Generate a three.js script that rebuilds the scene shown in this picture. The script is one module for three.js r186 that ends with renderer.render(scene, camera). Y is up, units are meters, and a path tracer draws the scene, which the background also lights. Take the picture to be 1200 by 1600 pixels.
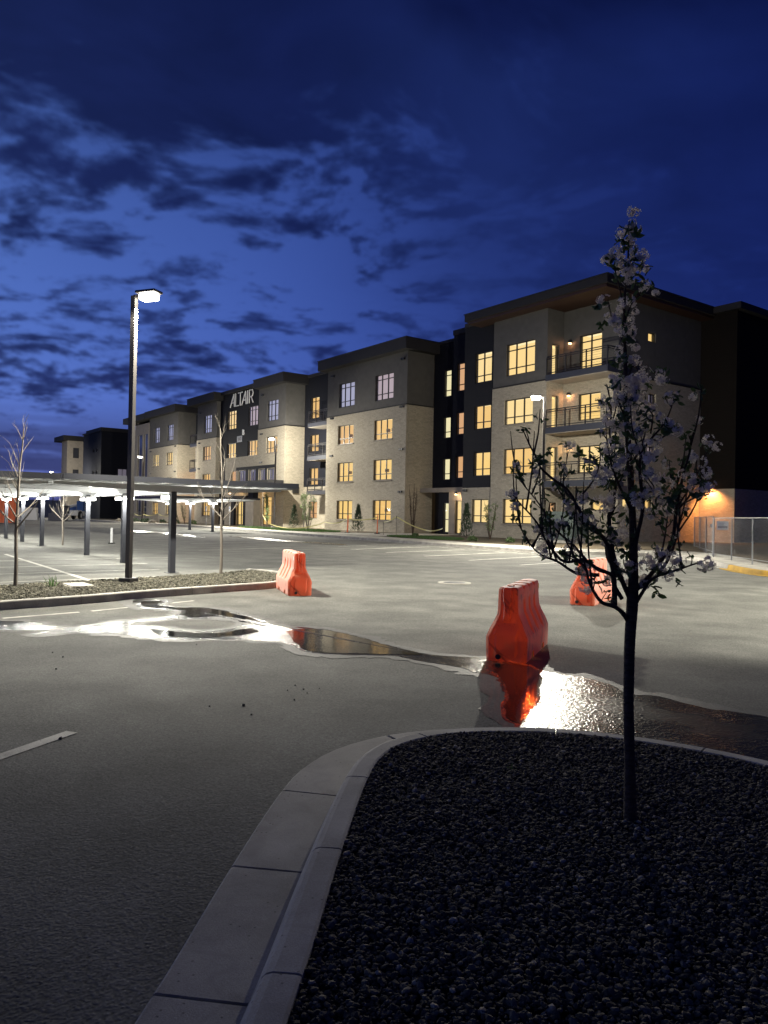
import * as THREE from 'three';
import { mergeGeometries, toCreasedNormals } from 'three/addons/utils/BufferGeometryUtils.js';
import { RoundedBoxGeometry } from 'three/addons/geometries/RoundedBoxGeometry.js';
import { RectAreaLightUniformsLib } from 'three/addons/lights/RectAreaLightUniformsLib.js';

RectAreaLightUniformsLib.init();
const scene = new THREE.Scene();
// ---------------------------------------------------------------- camera
const camera = new THREE.PerspectiveCamera(67.64, 0.75, 0.1, 1500);
camera.position.set(0, 1.7, 0);
camera.rotation.set(THREE.MathUtils.degToRad(0.336), 0, THREE.MathUtils.degToRad(1.1));
scene.add(camera);
const renderer = new THREE.WebGLRenderer({ antialias: true });
renderer.setSize(768, 1024);
renderer.toneMapping = THREE.LinearToneMapping;
renderer.toneMappingExposure = 1.0;
renderer.shadowMap.enabled = true;

// ---------------------------------------------------------------- random numbers and noise
let seed_ = 1234567;
const rnd = () => { seed_ = (seed_ + 0x6d2b79f5) | 0; let t = Math.imul(seed_ ^ (seed_ >>> 15), 1 | seed_); t = (t + Math.imul(t ^ (t >>> 7), 61 | t)) ^ t; return ((t ^ (t >>> 14)) >>> 0) / 4294967296; };
const rr = (a, b) => a + (b - a) * rnd();
const hash = (x, y, s) => { let h = Math.imul(x, 374761393) + Math.imul(y, 668265263) + Math.imul(s, 974634777); h = Math.imul(h ^ (h >>> 13), 1274126177); return ((h ^ (h >>> 16)) >>> 0) / 4294967296; };
const fade = (t) => t * t * t * (t * (t * 6 - 15) + 10);
function vn(x, y, s, per = 0) {
  const ix = Math.floor(x), iy = Math.floor(y), fx = fade(x - ix), fy = fade(y - iy), w = (v) => (per ? ((v % per) + per) % per : v);
  const a = hash(w(ix), w(iy), s), b = hash(w(ix + 1), w(iy), s), c = hash(w(ix), w(iy + 1), s), d = hash(w(ix + 1), w(iy + 1), s);
  return a + (b - a) * fx + (c - a) * fy + (a - b - c + d) * fx * fy;
}
function fbm(x, y, oct, s, per = 0) { let v = 0, a = 0.5, n = 0; for (let i = 0; i < oct; i++) { v += a * vn(x, y, s + i, per); n += a; x *= 2; y *= 2; per *= 2; a *= 0.5; } return v / n; }
const sst = (a, b, x) => { const t = Math.min(1, Math.max(0, (x - a) / (b - a))); return t * t * (3 - 2 * t); };
const mix = (a, b, t) => a + (b - a) * t;

// ---------------------------------------------------------------- the dusk sky: air brighter towards the sunset on the left, broken clouds
{
  const W = 3072, H = 1536, data = new Float32Array(W * H * 4);
  const sun = -Math.PI / 2 - 1.15;                                   // azimuth of the set sun, left of the view
  for (let j = 0; j < H; j++) {
    const up = ((j + 0.5) / H - 0.5) * Math.PI, sy = Math.sin(up), cy = Math.cos(up), el = Math.max(0, up) * 180 / Math.PI;
    for (let i = 0; i < W; i++) {
      const o = (j * W + i) * 4;
      if (up < -0.02) { data[o] = 0.006; data[o + 1] = 0.008; data[o + 2] = 0.02; data[o + 3] = 1; continue; }
      const az = ((i + 0.5) / W - 0.5) * 2 * Math.PI, x = Math.cos(az) * cy, z = Math.sin(az) * cy;
      const toward = 0.5 + 0.5 * Math.cos(az - sun), glow = Math.pow(toward, 2.2);
      // clear air
      const fall = Math.exp(-el / 27), gl = Math.pow(glow, 1.3);
      let r = 0.0045 + 0.17 * gl * fall + 0.001 * fall, g = 0.0125 + 0.33 * gl * fall + 0.006 * fall, b = 0.085 + 0.78 * glow * fall + 0.125 * fall;
      const low = Math.exp(-el / 4.0) * glow;                          // last warm light along the horizon
      r = mix(r, 0.150, low); g = mix(g, 0.095, low); b = mix(b, 0.215, low);
      // clouds on a layer seen in perspective
      const k = 1 / (Math.max(0.0, sy) + 0.10), px = x * k, pz = z * k;
      const wx = px + 0.30 * fbm(px * 1.7 + 9, pz * 1.7, 3, 11), wz = pz + 0.30 * fbm(px * 1.7, pz * 1.7 + 5, 3, 17);
      const big = fbm(wx * 0.8 + 3.1, wz * 0.8 + 1.7, 3, 31), cell = fbm(wx * 7.2, wz * 8.0, 6, 53);
      const cover = 0.505 + 0.13 * glow * sst(34, 7, el) - 0.17 * sst(12, 32, el) - 0.05 * (1 - toward);
      const m = cell * 0.50 + big * 0.45 + 0.05 + 0.17 * (fbm(wx * 28, wz * 31, 4, 131) - 0.5);
      let d = sst(cover - 0.07, cover + 0.08, m) * 0.5 + sst(cover - 0.03, cover + 0.17, m) * 0.5;
      // the closed sheet: overhead and away from the sunset
      const veil = Math.max(sst(0.80, 0.60, toward) * 0.55, sst(20, 36, el) * 0.80) * (0.75 + 0.5 * fbm(wx * 3, wz * 3.4, 5, 151));
      d = Math.min(1, Math.max(d * (1 - 0.45 * sst(0.78, 0.55, toward)), veil + d * 0.18));
      d *= sst(1.5, 6, el);
      const band = sst(0.42, 0.60, fbm(az * 4 + 2, el * 0.8, 4, 71)) * sst(8.5, 3.5, el) * 0.85;    // flat streaks low down
      const thick = 0.75 + 0.5 * fbm(wx * 9 + 7, wz * 10, 4, 91);
      d *= 0.95;
      r = mix(r, (r * 0.11 + 0.0016) * thick, d); g = mix(g, (g * 0.095 + 0.0034) * thick, d); b = mix(b, (b * 0.13 + 0.024) * thick, d);
      r = mix(r, 0.030, band); g = mix(g, 0.036, band); b = mix(b, 0.125, band);
      data[o] = r; data[o + 1] = g; data[o + 2] = b; data[o + 3] = 1;
    }
  }
  const t = new THREE.DataTexture(data, W, H, THREE.RGBAFormat, THREE.FloatType);
  t.mapping = THREE.EquirectangularReflectionMapping; t.magFilter = THREE.LinearFilter; t.minFilter = THREE.LinearFilter; t.needsUpdate = true;
  scene.background = t; scene.environment = t;
}
// the afterglow of the set sun, from the left horizon
const sunLight = new THREE.DirectionalLight(0xb9c4ff, 0.03);
sunLight.name = 'afterglow'; sunLight.position.set(-60, 22, -27); sunLight.castShadow = true; sunLight.shadow.radius = 60;
Object.assign(sunLight.shadow.camera, { left: -70, right: 70, top: 70, bottom: -70, near: 1, far: 220 });
scene.add(sunLight);

// ---------------------------------------------------------------- textures
function tex(w, h, fn, srgb = true, per = 1) {
  const d = new Uint8Array(w * h * 4);
  for (let y = 0; y < h; y++) for (let x = 0; x < w; x++) { const c = fn(x / w, y / h, x, y), o = (y * w + x) * 4; for (let k = 0; k < 3; k++) d[o + k] = Math.max(0, Math.min(255, Math.round((Array.isArray(c) ? c[k] : c) * 255))); d[o + 3] = 255; }
  const t = new THREE.DataTexture(d, w, h); t.wrapS = t.wrapT = THREE.RepeatWrapping; t.magFilter = THREE.LinearFilter; t.minFilter = THREE.LinearMipmapLinearFilter; t.generateMipmaps = true;
  if (srgb) t.colorSpace = THREE.SRGBColorSpace;
  t.repeat.set(1 / per, 1 / per); t.needsUpdate = true; return t;
}
const lin = (r, g, b) => new THREE.Color().setRGB(r, g, b);
// asphalt: 4 m tile, aggregate grains of two sizes
const aspH = new Float32Array(1024 * 1024);
for (let y = 0; y < 1024; y++) for (let x = 0; x < 1024; x++) aspH[y * 1024 + x] = 0.5 * vn(x / 2, y / 2, 3, 512) + 0.4 * vn(x / 4, y / 4, 5, 256) + 0.1 * fbm(x / 64, y / 64, 3, 7, 16);
const asphaltMap = tex(1024, 1024, (u, v, x, y) => { const n = aspH[y * 1024 + x], sp = hash(x >> 1, y >> 1, 77), w = fbm(u * 6, v * 6, 4, 13, 6); let c = 0.605 + 0.40 * (n - 0.5) + 0.28 * (w - 0.5); if (sp > 0.985) c += 0.22; if (sp < 0.045) c -= 0.20; return [c, c * 0.995, c * 0.975]; }, true, 4);
const asphaltBump = tex(1024, 1024, (u, v, x, y) => aspH[y * 1024 + x], false, 4);
const wetRough = tex(512, 512, (u, v, x, y) => 0.13 + 0.24 * fbm(u * 9, v * 9, 4, 23, 9), false, 4);
const filmBump = tex(1024, 1024, (u, v, x, y) => 0.55 * vn(x / 8, y / 8, 31, 128) + 0.45 * vn(x / 4, y / 4, 33, 256), false, 3);
const concreteMap = tex(512, 512, (u, v, x, y) => { const n = fbm(u * 8, v * 8, 6, 41, 8), g = hash(x, y, 43); const st = sst(0.56, 0.64, fbm(u * 5, v * 5, 6, 45, 5)), ln = sst(0.035, 0.012, Math.abs(fbm(u * 4, v * 4, 4, 46, 4) - 0.5)); const c = 0.71 + 0.24 * (n - 0.5) + 0.09 * (g - 0.5) - 0.07 * st - 0.05 * ln * g - (hash(x >> 1, y >> 1, 47) > 0.996 ? 0.25 : 0); return [c, c * 0.985, c * 0.95]; }, true, 2);
const concreteBump = tex(512, 512, (u, v, x, y) => 0.6 * fbm(u * 16, v * 16, 5, 41, 16) + 0.4 * hash(x, y, 49), false, 1.3);
// brick: 1.6 m tile, 8 bricks by 20 courses
const brickCell = (u, v) => { const row = Math.floor(v * 20), f = v * 20 - row, xx = u * 8 + (row % 2) * 0.5, col = Math.floor(xx), e = xx - col; const mort = Math.min(e, 1 - e) * 0.2 < 0.006 || Math.min(f, 1 - f) * 0.08 < 0.006; return [mort, ((col % 8) + 8) % 8, row]; };
const brickMap = tex(768, 768, (u, v, x, y) => { const [m, c, r] = brickCell(u, v), n = fbm(u * 30, v * 30, 3, 61, 30), t = hash(c, r, 63); const k = m ? 0.67 + 0.05 * n : 0.79 + 0.10 * (t - 0.5) + 0.10 * (n - 0.5); return [k, k * 0.965, k * 0.90]; }, true, 1.6);
const brickBump = tex(768, 768, (u, v) => { const [m, c, r] = brickCell(u, v); return m ? 0.1 : 0.8 + 0.2 * vn(u * 120, v * 120, 67, 120); }, false, 1.6);
const sidingBump = tex(64, 512, (u, v, x, y) => { const f = (v * 8) % 1; return f < 0.07 ? 0.05 : 0.95 - 0.75 * f + 0.04 * hash(x, y, 71); }, false, 1.6);
const stuccoMap = tex(512, 512, (u, v, x, y) => { const c = 0.72 + 0.10 * (fbm(u * 10, v * 10, 5, 81, 10) - 0.5) + 0.05 * (hash(x, y, 83) - 0.5); return [c, c, c]; }, true, 3);
const stuccoBump = tex(512, 512, (u, v) => fbm(u * 120, v * 120, 3, 85, 120), false, 3);
const barkMap = tex(256, 256, (u, v) => { const n = fbm(u * 8, v * 26, 4, 87, 8); const c = 0.42 + 0.30 * (n - 0.5); return [c, c * 0.93, c * 0.86]; }, true, 0.25);
const barkBump = tex(256, 256, (u, v) => fbm(u * 10, v * 30, 4, 89, 10), false, 0.25);
const scuffMap = tex(512, 512, (u, v, x, y) => { const n = fbm(u * 6, v * 6, 5, 93, 6), s = sst(0.62, 0.74, fbm(u * 14, v * 5, 4, 95, 14)); const c = 0.94 + 0.10 * (n - 0.5) - 0.26 * s - (hash(x >> 2, y >> 3, 97) > 0.99 ? 0.12 : 0); return [c, c, c]; }, true, 0.9);

const std = (o) => new THREE.MeshStandardMaterial(o), phy = (o) => new THREE.MeshPhysicalMaterial(o);
const M = {
  asphalt: std({ color: lin(0.62, 0.62, 0.60), map: asphaltMap, bumpMap: asphaltBump, bumpScale: 0.0032, roughness: 0.92, vertexColors: true }),
  wet: phy({ color: lin(0.020, 0.0195, 0.019), roughness: 1, roughnessMap: wetRough, bumpMap: filmBump, bumpScale: 0.0042, ior: 1.33, specularIntensity: 0.5 }),
  damp: std({ color: lin(0.20, 0.20, 0.195), map: asphaltMap, bumpMap: asphaltBump, bumpScale: 0.003, roughness: 0.6 }),
  pool: phy({ color: lin(0.010, 0.010, 0.0095), roughness: 0.04, bumpMap: filmBump, bumpScale: 0.0005, ior: 1.33 }),
  concrete: std({ color: lin(0.72, 0.71, 0.69), map: concreteMap, bumpMap: concreteBump, bumpScale: 0.002, roughness: 0.9 }),
  walk: std({ color: lin(0.85, 0.84, 0.80), map: concreteMap, bumpMap: concreteBump, bumpScale: 0.002, roughness: 0.9 }),
  paint: std({ color: lin(1.0, 1.0, 0.97), map: concreteMap, bumpMap: asphaltBump, bumpScale: 0.003, roughness: 0.8 }),
  yellowPaint: std({ color: lin(0.85, 0.52, 0.03), map: concreteMap, roughness: 0.8 }),
  brick: std({ color: lin(0.565, 0.545, 0.495), map: brickMap, bumpMap: brickBump, bumpScale: 0.004, roughness: 0.9 }),
  grey: std({ color: lin(0.168, 0.161, 0.153), map: stuccoMap, bumpMap: stuccoBump, bumpScale: 0.003, roughness: 0.92 }),
  tan: std({ color: lin(0.62, 0.55, 0.46), map: stuccoMap, bumpMap: stuccoBump, bumpScale: 0.003, roughness: 0.92 }),
  siding: phy({ color: lin(0.011, 0.012, 0.0175), bumpMap: sidingBump, bumpScale: 0.012, roughness: 0.8, specularIntensity: 0.3 }),
  brownSiding: phy({ color: lin(0.010, 0.008, 0.007), bumpMap: sidingBump, bumpScale: 0.012, roughness: 0.95, specularIntensity: 0.3 }),
  fascia: phy({ color: lin(0.024, 0.023, 0.024), roughness: 0.7, specularIntensity: 0.5 }),
  soffit: std({ color: lin(0.20, 0.085, 0.04), map: barkMap, roughness: 0.6 }),
  bronze: std({ color: lin(0.022, 0.020, 0.019), roughness: 0.45, metalness: 0.3 }),
  sill: std({ color: lin(0.50, 0.44, 0.36), map: stuccoMap, roughness: 0.9 }),
  glass: phy({ color: lin(0.97, 0.98, 0.98), transmission: 1, thickness: 0, roughness: 0.02, ior: 1.5 }),
  black: std({ color: lin(0.012, 0.012, 0.013), roughness: 0.5 }),
  roofTop: std({ color: lin(0.12, 0.12, 0.12), roughness: 0.95 }),
  poleM: std({ color: lin(0.055, 0.050, 0.047), roughness: 0.42, metalness: 0.35 }),
  galv: std({ color: lin(0.24, 0.245, 0.25), roughness: 0.42, metalness: 0.75 }),
  white: std({ color: lin(0.72, 0.72, 0.72), roughness: 0.55 }),
  deck: std({ color: lin(0.42, 0.43, 0.44), roughness: 0.5 }),
  steel: std({ color: lin(0.034, 0.036, 0.044), roughness: 0.45, metalness: 0.2 }),
  bark: std({ color: lin(0.42, 0.33, 0.27), map: barkMap, bumpMap: barkBump, bumpScale: 0.006, roughness: 0.95 }),
  paleBark: std({ color: lin(0.17, 0.15, 0.125), bumpMap: barkBump, bumpScale: 0.004, roughness: 0.95 }),
  stone: std({ color: lin(1, 1, 1), roughness: 1 }),
  bed: std({ color: lin(0.035, 0.034, 0.036), map: concreteMap, bumpMap: stuccoBump, bumpScale: 0.02, roughness: 1 }),
  bedOlive: std({ color: lin(0.16, 0.145, 0.095), map: concreteMap, bumpMap: stuccoBump, bumpScale: 0.02, roughness: 1 }),
  soil: std({ color: lin(0.17, 0.135, 0.085), map: concreteMap, bumpMap: stuccoBump, bumpScale: 0.02, roughness: 1 }),
  lawn: std({ color: lin(0.05, 0.085, 0.022), map: concreteMap, bumpMap: stuccoBump, bumpScale: 0.02, roughness: 1 }),
  petal: phy({ color: lin(0.86, 0.78, 0.68), roughness: 0.9, transmission: 0.35, thickness: 0 }),
  leaf: phy({ color: lin(0.075, 0.125, 0.035), roughness: 0.7, transmission: 0.3, thickness: 0 }),
  evergreen: phy({ color: lin(0.028, 0.055, 0.022), roughness: 0.8, transmission: 0.2, thickness: 0 }),
  budLeaf: phy({ color: lin(0.13, 0.19, 0.06), roughness: 0.8, transmission: 0.35, thickness: 0 }),
  grass: phy({ color: lin(0.055, 0.12, 0.025), roughness: 0.85, transmission: 0.3, thickness: 0 }),
  orange: phy({ color: lin(0.92, 0.27, 0.115), map: scuffMap, roughness: 0.72, transmission: 0.6, thickness: 0 }),
  orangeSolid: std({ color: lin(0.75, 0.16, 0.06), roughness: 0.6 }),
  tape: std({ color: lin(0.52, 0.47, 0.20), roughness: 0.5, side: THREE.DoubleSide }),
  blue: std({ color: lin(0.04, 0.10, 0.30), roughness: 0.5 }),
  rubber: std({ color: lin(0.015, 0.015, 0.016), roughness: 0.9 }),
  green: std({ color: lin(0.075, 0.095, 0.085), roughness: 0.6 }),
  rock: std({ color: lin(0.42, 0.39, 0.35), map: concreteMap, bumpMap: stuccoBump, bumpScale: 0.02, roughness: 0.95 }),
};
const glowing = (r, g, b, k) => std({ color: lin(0.02, 0.02, 0.02), emissive: lin(r, g, b), emissiveIntensity: k, roughness: 0.9 });
const litWarm = [glowing(1, 0.66, 0.22, 1.02), glowing(1, 0.69, 0.26, 1.06), glowing(1, 0.62, 0.20, 0.94), glowing(0.98, 0.71, 0.30, 1.05), glowing(1, 0.60, 0.22, 0.88)];
const litPale = glowing(0.98, 0.86, 0.50, 0.95), litPeach = glowing(0.92, 0.50, 0.22, 0.8), litLilac = glowing(0.44, 0.43, 0.56, 0.9), litMauve = glowing(0.55, 0.43, 0.44, 0.85), litDim = glowing(0.16, 0.14, 0.18, 0.8), litDark = glowing(0.012, 0.013, 0.02, 0.6);
const litCeil = glowing(1, 0.80, 0.42, 1.15), lampGlow = glowing(1, 0.98, 0.90, 16), carGlow = glowing(1, 0.98, 0.92, 10), warmGlow = glowing(1, 0.62, 0.28, 7);

// ---------------------------------------------------------------- helpers
const used = new Map();
const numbered = (n) => { const k = used.get(n) ?? 0; used.set(n, k + 1); return k ? n + '_' + String(k).padStart(3, '0') : n; };
const shade = (o) => { o.traverse((m) => { if (m.isMesh) { m.castShadow = true; m.receiveShadow = true; } }); return o; };
function tag(o, label, category, group, kind) { if (label) o.userData.label = label; if (category) o.userData.category = category; if (group) o.userData.group = group; if (kind) o.userData.kind = kind; return o; }
function thing(name, label, category, pos = [0, 0, 0], turn = 0, group) { const o = new THREE.Group(); o.name = numbered(name); o.position.set(...pos); o.rotation.y = turn; scene.add(o); return tag(o, label, category, group); }
function part(name, geo, mat, parent) { const m = new THREE.Mesh(Array.isArray(geo) ? merge(geo) : geo, mat); m.name = name; m.castShadow = m.receiveShadow = true; parent.add(m); return m; }
function solo(name, geo, mat, label, category, group, kind) { const m = part(numbered(name), geo, mat, scene); return tag(m, label, category, group, kind); }
function struct(name, geo, mat) { return solo(name, geo, mat, null, null, null, 'structure'); }
function merge(list) { const l = list.map((g) => { let k = g.index ? g.toNonIndexed() : g; for (const a of Object.keys(k.attributes)) if (!['position', 'normal', 'uv'].includes(a)) k.deleteAttribute(a); return k; }); return mergeGeometries(l, false); }
// a box given by its two corners, with uv in metres
function bx(x0, x1, y0, y1, z0, z1) {
  const g = new THREE.BoxGeometry(x1 - x0, y1 - y0, z1 - z0), p = g.attributes.position, n = g.attributes.normal, uv = g.attributes.uv;
  g.translate((x0 + x1) / 2, (y0 + y1) / 2, (z0 + z1) / 2);
  for (let i = 0; i < p.count; i++) { const nx = Math.abs(n.getX(i)), ny = Math.abs(n.getY(i)); uv.setXY(i, nx > 0.5 ? p.getZ(i) : p.getX(i), ny > 0.5 ? p.getZ(i) : p.getY(i)); }
  return g;
}
const rod = (a, b, r, n = 6, r2 = r) => { const A = new THREE.Vector3(...a), B = new THREE.Vector3(...b), d = B.clone().sub(A), g = new THREE.CylinderGeometry(r2, r, d.length(), n, 1); g.translate(0, d.length() / 2, 0); g.applyQuaternion(new THREE.Quaternion().setFromUnitVectors(new THREE.Vector3(0, 1, 0), d.normalize())); g.translate(...a); return g; };
// a tapering tube along points, radii given at the points
function taper(pts, radii, sides = 7, per = 4) {
  const c = new THREE.CatmullRomCurve3(pts.map((p) => new THREE.Vector3(...p))), n = (pts.length - 1) * per, fr = c.computeFrenetFrames(n, false), pos = [], nor = [], uv = [], idx = [];
  let len = 0, last = null;
  for (let i = 0; i <= n; i++) {
    const t = i / n, p = c.getPoint(t), f = t * (pts.length - 1), k = Math.min(pts.length - 2, Math.floor(f)), r = mix(radii[k], radii[k + 1], f - k); if (last) len += p.distanceTo(last); last = p;
    for (let j = 0; j <= sides; j++) { const a = j / sides * 2 * Math.PI, v = fr.normals[i].clone().multiplyScalar(Math.cos(a)).addScaledVector(fr.binormals[i], Math.sin(a)); pos.push(p.x + v.x * r, p.y + v.y * r, p.z + v.z * r); nor.push(v.x, v.y, v.z); uv.push(j / sides * 0.25, len); }
  }
  for (let i = 0; i < n; i++) for (let j = 0; j < sides; j++) { const a = i * (sides + 1) + j, b = a + sides + 1; idx.push(a, a + 1, b, b, a + 1, b + 1); }
  const g = new THREE.BufferGeometry(); g.setAttribute('position', new THREE.Float32BufferAttribute(pos, 3)); g.setAttribute('normal', new THREE.Float32BufferAttribute(nor, 3)); g.setAttribute('uv', new THREE.Float32BufferAttribute(uv, 2)); g.setIndex(idx); return g;
}
const gy = (x, z) => Math.min(0.36, Math.max(0, (-z - 12) * 0.0075));          // the lot rises gently towards the building
// a flat sheet over the lot from an outline [x, z], following its slope, dy above it
function sheet(outline, dy, holes = [], uvs = 1, h = gy) {
  const s = new THREE.Shape(outline.map(([x, z]) => new THREE.Vector2(x, -z)));
  for (const k of holes) s.holes.push(new THREE.Path(k.map(([x, z]) => new THREE.Vector2(x, -z))));
  const g = new THREE.ShapeGeometry(s); g.rotateX(-Math.PI / 2);
  const p = g.attributes.position, u = g.attributes.uv;
  for (let i = 0; i < p.count; i++) { p.setY(i, h(p.getX(i), p.getZ(i)) + dy); u.setXY(i, p.getX(i) * uvs, p.getZ(i) * uvs); }
  g.computeVertexNormals(); return g;
}
function smooth(pts, per = 6, closed = true, jag = 0) { const c = new THREE.CatmullRomCurve3(pts.map(([x, z]) => new THREE.Vector3(x, 0, z)), closed, 'centripetal'), n = pts.length * per, out = []; for (let i = 0; i < n + (closed ? 0 : 1); i++) { const p = c.getPoint(i / n); out.push([p.x + (jag ? jag * (vn(p.x * 9, p.z * 9, 5) - 0.5) : 0), p.z + (jag ? jag * (vn(p.x * 9 + 40, p.z * 9, 6) - 0.5) : 0)]); } return out; }
function inside(poly, x, z) { let c = false; for (let i = 0, j = poly.length - 1; i < poly.length; j = i++) { const [xi, zi] = poly[i], [xj, zj] = poly[j]; if ((zi > z) !== (zj > z) && x < (xj - xi) * (z - zi) / (zj - zi) + xi) c = !c; } return c; }
// building axes: local x runs right along the facade, local z comes out of it
const BO = new THREE.Vector3(1.51, 0.525, -56.1), BA = -THREE.MathUtils.degToRad(53.6), CX = Math.cos(BA), SX = -Math.sin(BA);
const bw = (x, z) => [BO.x + x * CX - z * SX, BO.z + x * SX + z * CX];          // facade axes to world x, z
M.blueScreen = std({ color: lin(0.03, 0.04, 0.09), roughness: 0.8 });
const LI = { p1: 9, p1s: 510, pR: 300, pRs: 660, p2: 560, p2s: 800, p3: 520, px: 4, pxs: 960, car: 26 };   // lamp strengths, candela
const PUDDLE = [[-6.28,-11.44],[-5.78,-11.58],[-5.31,-11.57],[-4.83,-11.17],[-4.45,-11.15],[-4.23,-11.58],[-4.09,-11.74],[-3.47,-12.37],[-3.4,-12.72],[-3.44,-13.06],[-3.76,-13.22],[-4.13,-13.32],[-4.36,-13.64],[-4.72,-14.48],[-4.61,-14.68],[-4.23,-14.56],[-4.05,-14.36],[-4.02,-13.92],[-3.7,-13.63],[-3.27,-13.6],[-2.91,-13.44],[-2.51,-13.01],[-2.18,-12.6],[-1.86,-12.13],[-1.56,-11.67],[-1.04,-11.47],[-0.54,-11.04],[-0.25,-10.63],[0.15,-9.98],[0.63,-9.43],[1.25,-9.28],[1.69,-8.98],[1.88,-8.47],[2.14,-8.32],[2.34,-7.99],[2.42,-7.66],[2.49,-7.47],[2.68,-7.45],[2.85,-7.17],[3.03,-6.96],[3.22,-6.84],[3.4,-6.7],[3.76,-6.36]];
const PUDDLE_LOW = [[1.09,-6.25],[1.03,-6.49],[1.16,-7.2],[1.23,-7.72],[1.19,-8.24],[1.05,-8.39],[0.89,-8.68],[0.38,-9.07],[0.14,-9.33],[-0.33,-9.33],[-0.85,-9.4],[-1.03,-9.67],[-1.22,-10.02],[-1.69,-10.27],[-2.17,-10.27],[-2.76,-10.2],[-3.17,-10.27],[-3.55,-10.54],[-3.87,-10.61],[-4.32,-10.62],[-4.64,-10.35],[-4.79,-10.44],[-4.68,-10.75],[-5.35,-10.72],[-5.82,-10.6]];
const PUDDLE_HOLE = [[-3.65,-11.8],[-3.28,-12.11],[-2.61,-12.3],[-2.28,-12.06],[-2.13,-11.76],[-2.21,-11.28],[-2.54,-10.98],[-2.94,-11.05],[-3.28,-11.31],[-3.77,-11.46]];
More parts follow.
